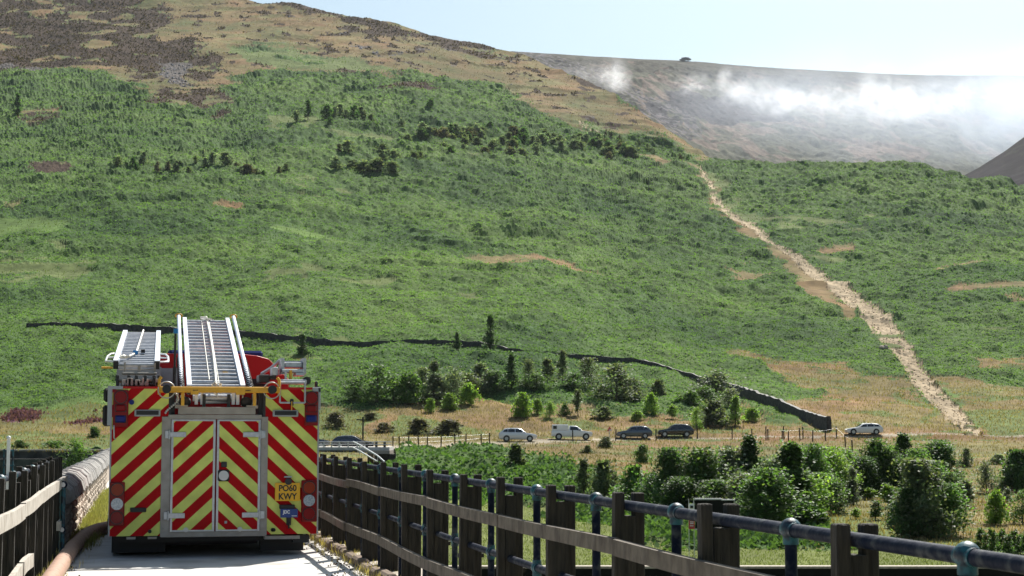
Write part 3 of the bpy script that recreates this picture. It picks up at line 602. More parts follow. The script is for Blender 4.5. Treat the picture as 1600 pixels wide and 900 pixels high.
# door frame
def frame(m):
    tb(m, 252, 651, 266.5, 838, .018, .05, 0, .004); tb(m, 407, 651, 418, 838, .018, .05, 0, .004); tb(m, 253, 830, 417.5, 838.5, .021, .05, 0, .004); tb(m, 262, 648, 408, 655, .024, .05, 0, .004)
    for x in (256, 414):
        for y in (660, 700, 740, 780, 825): m.ball((TX(x), YT - .019, TZ(y)), .008, n=8, m=4)
part('door_frame', M['alu_d'], frame)
for side, (a_, b_) in (('left', (267, 336)), ('right', (338.5, 406.5))):
    d = part('locker_door', CH, lambda m: tb(m, a_ + 3, 657, b_ - 3, 829, .022, .04))
    part('door_edge', M['alu'], lambda m: (tb(m, a_, 655.5, a_ + 3.4, 830, .028, .045), tb(m, b_ - 3.4, 655.5, b_, 830, .028, .045), tb(m, a_, 655.5, b_, 658, .030, .045), tb(m, a_, 827.5, b_, 829.8, .030, .045)), d)
    for y in (674, 800):
        if side == 'left': part('hinge', M['alu'], lambda m: (tb(m, 257, y - 1, 266, y + 11, .035, .02, 0, .003), tb(m, 264, y + 1, 290, y + 9, .045, .02, 0, .003), m.tube([(TX(264), YT - .04, TZ(y - 2)), (TX(264), YT - .04, TZ(y + 12))], .012, 8)), d)
        else: part('hinge', M['alu'], lambda m: (tb(m, 405, y - 1, 414, y + 11, .035, .02, 0, .003), tb(m, 379, y + 1, 406, y + 9, .045, .02, 0, .003), m.tube([(TX(406), YT - .04, TZ(y - 2)), (TX(406), YT - .04, TZ(y + 12))], .012, 8)), d)
    xb = 292 if side == 'left' else 376
    part('bolt', M['galv'], lambda m: (m.tube([(TX(xb), YT - .05, TZ(827)), (TX(xb), YT, TZ(827))], .028, 14), m.tube([(TX(xb), YT - .058, TZ(827)), (TX(xb), YT - .04, TZ(827))], .012, 8)), d)
    if side == 'right':
        part('handle', M['black'], lambda m: (tb(m, 340.5, 734, 358.5, 752, .05, .03, 0, .02)), d)
        part('handle_dish', M['galv'], lambda m: (m.tube([(TX(349.5), YT - .062, TZ(743)), (TX(349.5), YT - .04, TZ(743))], .058, 20), m.box((TX(344), YT - .07, TZ(745)), (TX(355), YT - .055, TZ(741)))), d)
        part('lock', M['dark'], lambda m: tb(m, 345.5, 721.5, 354.5, 730, .04, .03, 0, .006), d)
        part('sticker', M['trim'], lambda m: tb(m, 352, 814, 356, 818, .0245, .01), d)
# lamps
def cluster(x0, x1, y0, y1, lamps, label):
    c = part('lamp_cluster', M['redlamp'], lambda m: tb(m, x0, y0, x1, y1, .03, .03, 0, .01)); c['label'] = label
    xm = (x0 + x1) / 2
    for y, k, mt in lamps:
        if k == 'o':
            part('lamp', M[mt], lambda m: (m.tube([(TX(xm), YT - .048, TZ(y)), (TX(xm), YT - .02, TZ(y))], [.068, .072], 22)), c)
            part('lamp_ring', M['dark'] if mt != 'clear' else M['redlamp'], lambda m: m.tube([(TX(xm), YT - .036, TZ(y)), (TX(xm), YT - .02, TZ(y))], .08, 22), c)
        else: part('lamp', M[mt], lambda m: tb(m, xm - 8, y - 5, xm + 8, y + 5, .05, .03, 0, .015), c); part('lamp_ring', M['dark'], lambda m: tb(m, xm - 9.5, y - 6.5, xm + 9.5, y + 6.5, .036, .03, 0, .01), c)
cluster(175, 199, 610, 668, [(621, 'o', 'redlamp'), (638, 'r', 'redlamp'), (655, 'r', 'blue')], 'upper left lamp cluster with a blue lamp at its foot')
cluster(475, 496, 611, 665, [(621, 'o', 'redlamp'), (638, 'r', 'redlamp'), (654, 'r', 'blue')], 'upper right lamp cluster with a blue lamp at its foot')
cluster(172.5, 196, 752, 820, [(764, 'o', 'amber'), (786, 'o', 'clear'), (807, 'o', 'redlamp')], 'lower left lamp cluster with a clear reversing lamp')
cluster(471, 495.5, 751, 817, [(763, 'o', 'amber'), (783, 'o', 'clear'), (804, 'o', 'redlamp')], 'lower right lamp cluster with a clear reversing lamp')
part('marker_lamp', M['blue'], lambda m: m.tube([(TX(204), YT - .03, TZ(629)), (TX(204), YT, TZ(629))], .03, 12))
for a_, b_ in ((208.5, 249.5), (425, 465)):
    h = part('grab_handle', M['trim'], lambda m: tb(m, a_, 640.5, b_, 651, .03, .03, 0, .008)); part('recess', M['black'], lambda m: tb(m, a_ + 3, 642, b_ - 3, 648.5, .034, .02), h)
part('step_pad', M['black'], lambda m: tb(m, 205, 792, 230, 799, .035, .04, 0, .005))
def hook(m):
    m.tube([(TX(177), YT - .01, TZ(664)), (TX(177), YT - .06, TZ(667)), (TX(177.5), YT - .06, TZ(684)), (TX(180), YT - .01, TZ(687))], .008, 6)
part('side_handle', M['galv'], hook)
# number plate, badge
pl = part('number_plate', M['plate'], lambda m: tb(m, 430, 755, 469, 783.5, .035, .012, 0, .004))
def text(body_, px, py, hpx, mt, parent, proud, name='lettering', sx=1.0, bold=.0):
    cu = bpy.data.curves.new('txt', 'FONT'); cu.body = body_; cu.align_x = 'CENTER'; cu.align_y = 'CENTER'; cu.extrude = .002; cu.offset = bold
    cu.size = 1; ob = bpy.data.objects.new('txt', cu); C.objects.link(ob); bpy.context.view_layer.update()
    me = bpy.data.meshes.new_from_object(ob.evaluated_get(bpy.context.evaluated_depsgraph_get())); bpy.data.objects.remove(ob)
    zs_ = [v.co.y for v in me.vertices]; h = max(zs_) - min(zs_); s = (TZ(py) - TZ(py + hpx)) / h; cyy = (max(zs_) + min(zs_)) / 2; base = wloc(parent)
    for v in me.vertices: v.co = Vector((TX(px) + v.co.x * s * sx, YT - proud - v.co.z * s, TZ(py) + (v.co.y - cyy) * s)) - base
    me.name = name; return link(name, me, mt, parent)
text('PO60', 449.5, 763.2, 10.2, M['black'], pl, .037, sx=.92, bold=.03); text('KWY', 449.5, 776.3, 10.2, M['black'], pl, .037, sx=.92, bold=.03)
part('plate_lamp', M['dark'], lambda m: (m.tube([(TX(450.5), YT - .07, TZ(753)), (TX(450.5), YT - .01, TZ(753))], .04, 14)))
part('plate_lamp_bar', M['galv'], lambda m: tb(m, 444, 744.5, 456, 747, .05, .05, 0, .005))
part('tow_socket', M['black'], lambda m: (tb(m, 437, 789.5, 461, 796, .05, .05, 0, .006), tb(m, 448.5, 806, 455.5, 822, .03, .04, 0, .005), m.tube([(TX(452), YT - .04, TZ(818)), (TX(452), YT - .04, TZ(827))], .01, 6)))
bd = part('badge', M['navy_car'], lambda m: tb(m, 438.5, 796, 465.5, 809.5, .055, .01)); bd['label'] = 'blue maker badge with white letters'
bd.data.materials[0] = mat('badge blue', (.01, .04, .20), .4)
text('JDC', 448, 801.5, 7.4, M['white'], bd, .0565, sx=.85, bold=.05)
part('badge_line', M['white'], lambda m: tb(m, 456, 806.5, 464, 807.6, .0565, .004), bd)
for x in (236, 427, 429): part('rear_bolt', M['black'], lambda m: m.tube([(TX(x), YT - .02, TZ(829)), (TX(x), YT, TZ(829))], .022, 10))
# gantry recess on top centre
def recess(m):
    tb(m, 262, 610, 266, 652, .0, 2.2); tb(m, 410, 610, 414, 652, .0, 2.2)
    m.box((TX(266), YT + .02, TZ(652)), (TX(410), YT + 2.4, TZ(650)))
part('gantry_well', M['dark'], recess)
part('well_shelf', M['alu_d'], lambda m: (tb(m, 277, 636, 398, 647.5, .03, .10, 0, .006), tb(m, 272, 633, 292, 638, .02, .14), tb(m, 384, 633, 402, 638, .02, .14)))
def beam(m):
    m.box((TX(247), YT - .16, TZ(614)), (TX(435), YT - .06, TZ(604.5)), ch=.012)
    m.box((TX(296), YT - .165, TZ(617)), (TX(308), YT - .055, TZ(606))); m.box((TX(366), YT - .165, TZ(617)), (TX(380), YT - .055, TZ(606)))
    for x in (281, 393): m.box((TX(x), YT - .12, TZ(634)), (TX(x + 5), YT - .08, TZ(613)))
    for x in (246.5, 433.5):
        m.tube([(TX(x), YT - .1, TZ(617)), (TX(x), YT - .12, TZ(606)), (TX(x), YT - .12, TZ(594)), (TX(x + (3 if x < 300 else -3)), YT - .11, TZ(590))], .018, 8)
bm_ = part('ladder_beam', M['yellow'], beam); bm_['label'] = 'yellow ladder gantry beam'
for x in (303, 385): part('beam_marking', M['black'], lambda m: [m.box((TX(x - 4 + i * 2), YT - .166, TZ(611.5)), (TX(x - 2.8 + i * 2), YT - .160, TZ(609.5))) for i in range(4)], bm_)
for x in (258, 422):
    w_ = part('beam_roller', M['black'], lambda m: m.tube([(TX(x), YT - .24, TZ(609)), (TX(x), YT - .14, TZ(609))], .05, 20), bm_)
    part('roller_ring', M['galv'], lambda m: m.tube([(TX(x) + .095 * math.cos(t), YT - .13, TZ(610) + .095 * math.sin(t)) for t in [k * math.pi / 12 for k in range(25)]], .007, 6, caps=False), bm_)
r4 = random.Random(4)
for x in (303, 312, 361, 368): part('gantry_strut', M['alu_w'], lambda m: m.box((TX(x), YT + .05, TZ(632)), (TX(x + 5), YT + .1, TZ(612))))
part('gantry_tube', M['alu_w'], lambda m: m.tube([(TX(318), YT + .3, TZ(621)), (TX(357), YT + .3, TZ(621))], .045, 12)); part('gantry_tube', M['alu_w'], lambda m: m.tube([(TX(320), YT + .15, TZ(628)), (TX(355), YT + .2, TZ(627))], .022, 8))
for i in range(8):
    x = r4.uniform(272, 300) if i % 2 else r4.uniform(372, 402); part('cable', M['alu_w'], lambda m: m.tube([(TX(x), YT + .1, TZ(r4.uniform(614, 620))), (TX(x + r4.uniform(-5, 5)), YT + .08, TZ(625)), (TX(x + r4.uniform(-3, 3)), YT + .1, TZ(634))], .009, 6))
def clutter2(m):
    tb(m, 315, 616, 320, 636, -.02, .1); tb(m, 354, 616, 359, 636, -.02, .1); tb(m, 266, 612, 272, 650, -.05, .05); tb(m, 404, 612, 412, 650, -.05, .05)
part('gantry_frame', M['black'], clutter2)
for x in (288, 384): part('gantry_wheel', M['black'], lambda m: m.ball((TX(x), YT + .08, TZ(628)), .07, n=14, m=8, sc=(1, .6, .9)))
part('gantry_chain', M['galv'], lambda m: [m.ball((TX(272 - .6 * i + 7 * math.sin(i * .35)), YT - .02, TZ(614 + i * 2.4)), .014, n=6, m=4) for i in range(14)])
# underbody
def under(m):
    m.box((TX(178), YT + .25, .17), (TX(484), YT + 5.5, ZB + .03)); m.box((TX(460), YT + .05, TZ(850)), (TX(485), YT + .3, ZB))
    m.box((TX(176), YT + .5, .035), (TX(262), YT + 1.0, ZB)); m.box((TX(412), YT + .35, .04), (TX(480), YT + .6, ZB)); m.box((TX(262), YT + .9, .09), (TX(412), YT + 1.2, ZB))
part('chassis', M['black'], under)
part('tail_bracket', M['alu_d'], lambda m: (tb(m, 415, 838.6, 470, 844, -.02, .2), tb(m, 200, 837.5, 214, 841, .0, .1), tb(m, 233, 837.5, 247, 841, .0, .1)))
part('exhaust_guard', M['galv'], lambda m: m.prism([(TX(480), .13), (TX(481.5), .15), (TX(480), .30), (TX(473), .18)], YT + .10, YT + .5))
for xx in (XL + .26, XR - .26):
    for yy in (YT + 1.45, YT + 4.8):
        w_ = MB(); w_.tube([(xx - .22, yy, .47), (xx - .20, yy, .47), (xx + .20, yy, .47), (xx + .22, yy, .47)], [.42, .47, .47, .42], 28); wo = w_.build('wheel', M['tyre'], FE)
        w_ = MB(); w_.tube([(xx - .225, yy, .47), (xx + .225, yy, .47)], .25, 20); w_.build('rim', M['rim'], wo)
# roof deck, cab and light bar
YC = YT + 3.9
part('roof_locker', mat('light grey locker', (.30, .31, .33), .5), lambda m: (m.box((TX(262) - .1, YT + 2.0, ZT), (TX(290), YT + 3.85, ZT + .30)), m.box((TX(176), YT + 1.6, ZT - .002), (TX(252), YT + 3.8, ZT + .30)), m.box((XL + .1, YT + .4, ZT - .005), (TX(250), YT + 4.1, ZT + .06))))
def cab(m):
    z0 = .5; zt = P(350, 553, YC).z; xa, xb = XL + .02, XR - .02
    pts = [(xa, z0), (xb, z0), (xb, P(350, 592, YC).z), (P(437, 570, YC).x, P(350, 578, YC).z), (P(420, 570, YC).x, P(350, 560, YC).z), (P(402, 570, YC).x, zt - .02), (P(380, 570, YC).x, zt), (P(262, 570, YC).x, zt), (xa + .1, zt - .10), (xa, P(350, 592, YC).z)]
    m.prism([(p[0], p[1]) for p in pts], YC, YC + 1.7)
part('cab', M['red'], cab, bev=.02)
part('light_bar', M['blue'], lambda m: m.box((P(262, 550, YC + .9).x, YC + .9, P(300, 553, YC + .9).z - .05), (P(411, 550, YC + .9).x, YC + 1.15, P(300, 547, YC + .9).z), ch=.03))
for (xa, xb, ya, yb) in ((162, 171, 606, 628), (160.5, 171, 633, 666)):
    part('mirror', M['black'], lambda m: m.box((P(xa, ya, YC + 1.4).x, YC + 1.4, P(xa, ya, YC + 1.4).z), (P(xb + 4, yb, YC + 1.4).x, YC + 1.7, P(xb, yb, YC + 1.4).z), ch=.03))
part('cab_arm', M['black'], lambda m: tb(m, 169, 808, 176, 830, -.2, .2, 0, .02))
# mast
part('beacon_mast', M['black'], lambda m: (m.tube([(TX(271), YT + .3, TZ(604)), (TX(271.5), YT + .3, TZ(520))], .013, 10), m.tube([(TX(271), YT + .3, TZ(604)), (TX(271.2), YT + .3, TZ(572))], .021, 10)))
part('beacon_cap', M['bluecap'], lambda m: m.tube([(TX(272), YT + .3, TZ(519.5)), (TX(272), YT + .3, TZ(512))], .027, 14))
# right roof gear
def gear(m):
    m.box((TX(446), YT + .25, TZ(572)), (TX(474), YT + .6, TZ(563)), ch=.01); m.box((TX(440), YT + .15, TZ(581)), (TX(476), YT + .3, TZ(575)), ch=.01)
    m.box((TX(440), YT + .2, TZ(583)), (TX(445), YT + .6, TZ(557))); m.box((TX(474.5), YT + .2, TZ(582)), (TX(479.5), YT + .6, TZ(557)))
    m.box((TX(445), YT + .5, TZ(563)), (TX(475), YT + .55, TZ(560))); m.box((TX(436), YT - .02, TZ(599)), (TX(478), YT + .3, TZ(592)), ch=.01)
    m.box((TX(444), YT + .05, TZ(592)), (TX(447), YT + .1, TZ(580))); m.box((TX(425), YT + .1, TZ(586)), (TX(434), YT + .5, TZ(572)), ch=.01)
    m.tube([(TX(416), YT + .9, TZ(579)), (TX(428), YT + .6, TZ(571)), (TX(441), YT + .5, TZ(559))], .02, 8); m.box((TX(462), YT + .1, TZ(585)), (TX(476), YT + .5, TZ(581)))
    for a_, b_ in (((435.5, 597), (435.5, 629)), ((435.5, 629), (474.5, 629)), ((474.5, 629), (474.5, 597)), ((474.5, 597), (435.5, 597))):
        m.tube([(TX(a_[0]), YT - .07, TZ(a_[1])), (TX(b_[0]), YT - .07, TZ(b_[1]))], .011, 8)
part('equipment_rack', M['alu'], gear)
part('rack_box', M['dark'], lambda m: m.box((TX(404), YT + .1, TZ(597)), (TX(421), YT + .6, TZ(584)), ch=.01))
part('hose_reel', M['dark'], lambda m: m.tube([(TX(478), YT + .0, TZ(594)), (TX(478), YT + .12, TZ(594))], .05, 14))
part('roof_marker', M['dark'], lambda m: m.box((TX(493), YT + .1, TZ(604)), (TX(497), YT + .2, TZ(594)), ch=.01))
part('roof_locker', M['dark'], lambda m: m.box((TX(395), YT + .8, TZ(600)), (TX(425), YT + 1.6, TZ(588))))
part('rack_strap', M['yellow'], lambda m: (m.box((TX(452), YT + .1, TZ(591)), (TX(456), YT + .18, TZ(577))), m.box((TX(453), YT - .09, TZ(641)), (TX(454.6), YT - .08, TZ(627)))))
part('rack_latch', M['black'], lambda m: (m.box((TX(451), YT - .085, TZ(634)), (TX(457), YT - .06, TZ(623)), ch=.01), m.box((TX(421), YT + .1, TZ(592)), (TX(431), YT + .3, TZ(586)))))
def gear_l(m):
    m.box((TX(180), YT + .2, TZ(596)), (TX(248), YT + .9, TZ(591)), ch=.01); m.box((TX(187), YT + .25, TZ(585)), (TX(243), YT + .5, TZ(581)), ch=.01)
    m.box((TX(190), YT + .3, TZ(581)), (TX(193), YT + .4, TZ(566))); m.box((TX(238), YT + .3, TZ(581)), (TX(241), YT + .4, TZ(566))); m.box((TX(212), YT + .3, TZ(583)), (TX(217), YT + .36, TZ(571)))
    r5 = random.Random(8)
    for i in range(14): x = r5.uniform(184, 244); m.box((TX(x), YT + .1, TZ(603)), (TX(x + r5.uniform(3, 8)), YT + .3, TZ(r5.uniform(590, 599))), ch=.006)
part('ladder_rack', M['alu_d'], gear_l)
part('rack_foot', M['dark'], lambda m: [m.box((TX(x), YT + .15, TZ(603)), (TX(x + 5), YT + .4, TZ(586)), ch=.006) for x in (178, 196, 208, 222, 236, 244)])
# --- ladders: each its own thing resting on the gantries
def ladder(label, pr, pf, wr, rail_h, rail_w, nr, matr, extra=None, railm='alu_w'):
    # pr, pf: rear / front end centre points; wr: overall width
    f = empty('ladder', pr, label, 'ladder'); ax = Vector((1, 0, 0)); d = (pf - pr); L_ = d.length; dn = d.normalized(); up = ax.cross(dn)
    if up.z < 0: up = -up
    def P3(x, t, h): return pr + ax * x + d * t + up * h
    for s_ in (-1, 1):
        m = MB(); x0 = s_ * (wr / 2); x1 = s_ * (wr / 2 - rail_w)
        vs = [P3(x, t, h) for t in (0, 1) for h in (-rail_h, 0) for x in (x0, x1)]
        m.add(vs, [(0, 1, 3, 2), (4, 6, 7, 5), (0, 4, 5, 1), (2, 3, 7, 6), (0, 2, 6, 4), (1, 5, 7, 3)]); m.build('side_rail', M[railm], f)
        m = MB(); x0 += s_ * -.003; vs = [P3(x, t, h) for t in (-.012, -.001) for h in (-rail_h, -.005) for x in (x0, x1)]
        m.add(vs, [(0, 1, 3, 2), (4, 6, 7, 5), (0, 4, 5, 1), (2, 3, 7, 6), (0, 2, 6, 4), (1, 5, 7, 3)]); m.build('end_cap', M['black'], f)
    for i in range(nr):
        t = (i + .6) / nr; m = MB(); m.tube([P3(-wr / 2 + rail_w, t, -rail_h * .45), P3(wr / 2 - rail_w, t, -rail_h * .45)], .025, 10); m.build('rung', M['alu'], f)
    if extra: extra(f, P3)
    return f
pr = P(338, 601, YT + .1); pf = P(322, 496, YT + 5.1); WR = P(383.5, 600, YT + .1).x - P(292.5, 600, YT + .1).x
def ex_main(f, P3):
    m = MB()
    for s_ in (-1, 1):
        vs = [P3(s_ * (WR / 2 - q_), t, h) for t in (.0, .97) for h in (-.20, -.13) for q_ in (.07, .11)]
        m.add(vs, [(0, 1, 3, 2), (4, 6, 7, 5), (0, 4, 5, 1), (2, 3, 7, 6), (0, 2, 6, 4), (1, 5, 7, 3)])
    lo_ = m.build('lower_section', M['alu'], f)
    for i in range(19): t = (i + .1) / 19 * .97; m = MB(); m.tube([P3(-WR / 2 + .1, t, -.165), P3(WR / 2 - .1, t, -.165)], .045, 8); m.build('rung', M['alu'], lo_)
    for s_ in (-1, 1):
        xo = s_ * (WR / 2 + .065); m = MB(); m.tube([P3(xo, -.02, -.05), P3(xo * .985, .99, .02)], .026, 12); m.build('prop_pole', M['alu_w'], f)
        m = MB()
        m.tube([P3(xo + .034 * math.cos(k * .7), k * .0024, -.045 + .034 * math.sin(k * .7)) for k in range(160)], .009, 5)
        m.build('pole_winding', M['black'], f)
        m = MB(); c_ = P3(xo * .985, .99, .03); m.tube([(c_.x + .05 * math.cos(k * .5236), c_.y, c_.z + .025 * math.sin(k * .5236)) for k in range(13)], .009, 6, caps=False); m.build('pole_ring', M['yellow'], f)
    m = MB(); m.tube([P3(.0 + .02 * math.sin(t * 3), t, .01) for t in [k / 12 for k in range(13)]], .014, 6); m.build('rope', M['rope'], f)
    m = MB(); m.tube([P3(-.07, t, -.02) for t in (.08, .5, .95)], .006, 5); m.tube([P3(.04, t, -.03) for t in (.04, .5, .95)], .005, 5); m.build('halyard', M['rope'], f)
    m = MB(); rq = random.Random(2)
    m.tube([P3(rq.uniform(-.07, .07), -.01 + rq.uniform(-.006, .012), rq.uniform(-.11, .04)) for k in range(26)], .011, 5); m.build('rope_knot', M['rope'], f)
    m = MB(); m.tube([P3(rq.uniform(-.1, .1), .93 + rq.uniform(-.03, .03), .03 + rq.uniform(-.0, .02)) for k in range(14)], .008, 5); m.build('rope_knot', M['rope'], f)
    m = MB(); a0 = P3(.11, .2, -.06); m.box((a0.x, a0.y, a0.z), (a0.x + .06, a0.y + .1, a0.z + .02)); m.build('tag', M['yellow'], f)
ladder('long aluminium extension ladder on the centre gantry of the fire engine', pr, pf, WR, .11, .055, 21, 'alu', ex_main)
pr2 = P(213.5, 563, YT + .4); pf2 = P(222, 516, YT + 5.3); W2 = P(250, 563, YT + .4).x - P(177, 563, YT + .4).x
def ex_l(f, P3):
    m = MB(); m.tube([P3(.02, .98, .01), P3(.0, .6, .012), P3(-.02, .2, .012), P3(-.04, .16, .012), P3(-.12, .04, .015), P3(-.2, .03, .02)], .013, 6); m.build('rope', M['rope'], f)
    m = MB(); rq = random.Random(6); m.tube([P3(-.12 + rq.uniform(-.09, .07), .015 + rq.uniform(-.01, .02), .02 + rq.uniform(0, .03)) for k in range(16)], .010, 5); m.build('rope_knot', M['rope'], f)
    a0 = P3(-.03, .16, .02); m = MB(); m.box((a0.x - .03, a0.y - .02, a0.z - .02), (a0.x + .035, a0.y + .06, a0.z + .03), ch=.008); m.build('clip', M['bluecap'], f)
    a0 = P3(.06, .22, .02); m = MB(); m.box((a0.x - .025, a0.y - .02, a0.z - .02), (a0.x + .025, a0.y + .06, a0.z + .02)); m.build('strap', M['black'], f)
    for s_ in (-1, 1):
        m = MB(); x0 = s_ * W2 / 2; m.tube([P3(x0, .30, -.05), P3(x0 + s_ * .07, .29, -.05), P3(x0 + s_ * .10, .22, -.05), P3(x0 + s_ * .10, .08, -.05), P3(x0, .07, -.05)], .012, 8); m.tube([P3(x0, .19, -.05), P3(x0 + s_ * .09, .18, -.05)], .010, 8); m.build('side_handle', M['white'], f)
    m = MB(); m.tube([P3(-W2 / 2 - .13, -.02, -.08), P3(-W2 / 2, -.02, -.08)], .012, 8); m.build('prop_bar', M['yellow'], f)
    m = MB(); m.tube([P3(-W2 / 2 + .03, -.006, -.05), P3(W2 / 2 - .03, -.006, -.05)], .022, 8)
    lo_ = m.build('lower_section', M['alu'], f)
    for i in range(19): t = i / 19 * .95 + .02; m = MB(); m.tube([P3(-W2 / 2 + .06, t, -.11), P3(W2 / 2 - .06, t, -.11)], .016, 6); m.build('rung', M['alu'], lo_)
ladder('shorter aluminium ladder with a blue clip on the left of the fire engine roof', pr2, pf2, W2, .10, .062, 20, 'alu', ex_l)
# ================================================================== VALLEY: WALLS, BRIDGE, FENCES
def ribbon_wall(name, label, pts, h, th, mt, step=1.2, top_rough=.12, cat='wall', seed=1):
    # pts: list of (world point of foot); irregular stone wall as one mesh
    rr_ = random.Random(seed); P_ = []
    for a, b in zip(pts[:-1], pts[1:]):
        n = max(1, int((b - a).length / step))
        for k in range(n): P_.append(a.lerp(b, k / n))
    P_.append(pts[-1]); m = MB(); vs = []
    for i, p in enumerate(P_):
        d = (P_[min(i + 1, len(P_) - 1)] - P_[max(i - 1, 0)]); nn = Vector((-d.y, d.x, 0)).normalized() * th / 2; hh = (h(i / len(P_)) if callable(h) else h) + rr_.uniform(-top_rough, top_rough)
        for o_, z_ in ((-1.2, -1.0), (-1.1, hh * .5), (-.8, hh), (.8, hh + rr_.uniform(-.05, .05)), (1.1, hh * .5), (1.2, -1.0)): vs.append(p + nn * (o_ + rr_.uniform(-.08, .08)) + Vector((0, 0, z_)))
    fs = []
    for i in range(len(P_) - 1):
        for k in range(5): fs.append((i * 6 + k, i * 6 + 6 + k, i * 6 + 7 + k, i * 6 + k + 1))
    fs += [tuple(range(6)), tuple(len(vs) - 1 - k for k in range(6))]
    m.add(vs, fs); m.m = [1 if (i < 5 * (len(P_) - 1) and i % 5 == 2) else 0 for i in range(len(m.f))]; return tag(m.build(name, [mt, M['cope']]), label, cat)
wp = [(42, 509), (160, 513), (280, 521), (400, 529), (560, 537), (650, 544), (750, 553), (800, 560), (900, 572), (1000, 582), (1090, 604), (1150, 622), (1220, 647), (1262, 662), (1296, 676)]
wpts = [G(x, y, 1)[0] for x, y in wp]
ribbon_wall('stone_wall', 'long dark dry stone wall crossing the bracken hillside down to the car road', wpts, lambda t: .85 + .75 * min(1, max(0, (t - .72) / .28)), .6, M['drystone'], 1.0, top_rough=.15)
# valley-side wall in the near right foreground
a0 = A(560, 884, 60); a1 = A(1900, 886, 60); zt = a0.z
f = empty('river_wall', (a0 + a1) / 2 + Vector((0, 0, -3)), 'low dark wall with pale coping behind the right railing', 'wall')
m = MB(); dd = (a1 - a0).normalized(); nn = Vector((-dd.y, dd.x, 0)); 
def obox(m, c0, c1, th, z0, z1):
    d_ = (c1 - c0); d_.z = 0; n_ = Vector((-d_.y, d_.x, 0)).normalized() * th / 2; vs = []
    for zz in (z0, z1): vs += [Vector((p.x, p.y, zz)) for p in (c0 - n_, c1 - n_, c1 + n_, c0 + n_)]
    m.add(vs, [(3, 2, 1, 0), (4, 5, 6, 7), (0, 1, 5, 4), (1, 2, 6, 5), (2, 3, 7, 6), (3, 0, 4, 7)]); return m
obox(m, a0, a1, .35, zt - 4, zt - .08); m.build('wall_face', M['board'], f)
m = MB(); obox(m, a0, a1, .5, zt - .08, zt); m.build('coping', M['ledge'], f)
# left dark retaining wall
b0_, b1_ = A(-150, 702, 118), A(345, 704, 118)
f = empty('retaining_wall', Vector((b0_.x, b0_.y, -3)), 'dark stone retaining wall across the water left of the fire engine', 'wall')
m = MB(); obox(m, b0_, b1_, .6, -5, b0_.z - .12); m.build('wall_face', M['wallstone'], f)
m = MB(); obox(m, b0_, b1_, .8, b0_.z - .12, b0_.z); m.build('coping', M['ledge'], f)
m = MB(); n0, n1 = A(-150, 717, 112), A(345, 717, 112); obox(m, n0, n1, .7, -5, n0.z); m.build('lower_ledge', M['wallstone'], f)
# car road and track
def strip(name, pts, w_, mt, lift=.06):
    m = MB(); vs = []
    for i, p in enumerate(pts):
        d = pts[min(i + 1, len(pts) - 1)] - pts[max(i - 1, 0)]; n_ = Vector((-d.y, d.x, 0)).normalized() * w_ / 2
        vs += [p - n_ + Vector((0, 0, lift)), p + n_ + Vector((0, 0, lift))]
    m.add(vs, [(2 * i, 2 * i + 2, 2 * i + 3, 2 * i + 1) for i in range(len(pts) - 1)]); return struct(m.build(name, mt))
M['lane'] = mat('pale lane', (.42, .36, .30), .9, nscale=1.2, col2=(.34, .28, .22))
def road_py(px): return np.interp(px, [380, 560, 640, 760, 900, 1000, 1180, 1350, 1530, 1800], [699, 698, 697, 692, 687.5, 685.5, 685, 681.5, 681, 682])
def RP(px, dy=0): return G(px, float(road_py(px)) + dy)[0]
# bridge
YB = 180
f = empty('road_bridge', A(560, 712, YB), 'small road bridge with grey parapet rails right of the fire engine', 'bridge')
def bl(px, py): return A(px, py, YB)
m = MB(); obox(m, A(470, 699, YB + 3), A(612, 699, YB + 3), 6.4, bl(500, 703.5).z, bl(500, 698.5).z); m.build('deck', M['concrete'], f)
m = MB(); obox(m, A(562, 703, YB + 2), A(612, 703, YB + 2), 6, bl(500, 709).z, bl(500, 703.5).z - .005); m.build('beam', M['alu_d'], f)
m = MB(); obox(m, A(590, 709, YB + 2.4), A(625, 709, YB + 2.4), 5.8, -6, bl(500, 709.4).z); m.build('abutment', M['wallstone'], f)
m = MB(); obox(m, A(470, 709, YB + 2.4), A(556, 709, YB + 2.4), 5.6, -6, bl(500, 704).z); m.build('abutment', M['wallstone'], f)
for x in (506, 518, 530, 544, 558, 573, 588, 601):
    m = MB(); p = A(x, 700, YB); w2 = .07 if x < 570 else .13; m.box((p.x - w2, p.y - .07, bl(x, 700).z), (p.x + w2, p.y + .07, bl(x, 689.5).z)); m.build('rail_post', M['galv'] if x < 570 else M['timber'], f)
for y in (690.5, 694.5):
    m = MB(); m.tube([A(475, y, YB - .1), A(612, y, YB - .1)], .055, 6); m.build('rail', M['galv'], f)
f = empty('handrail', A(600, 730, 176), 'pale metal handrail leading down steps beside the bridge', 'railing')
hp = [(552, 690), (562, 695), (590, 712), (606, 726), (660, 770)]
for k in (0, 1):
    m = MB(); m.tube([A(x - 1 * k, y + 9 * k, 178 - 4 * i) for i, (x, y) in enumerate(hp)], .075, 6); m.build('rail', M['white'], f)
for i, (x, y) in enumerate(hp[1:4]):
    m = MB(); p = A(x, y, 174 - 4 * i); m.tube([p, p - Vector((0, 0, 1.6))], .05, 6); m.build('rail_post', M['galv'], f)
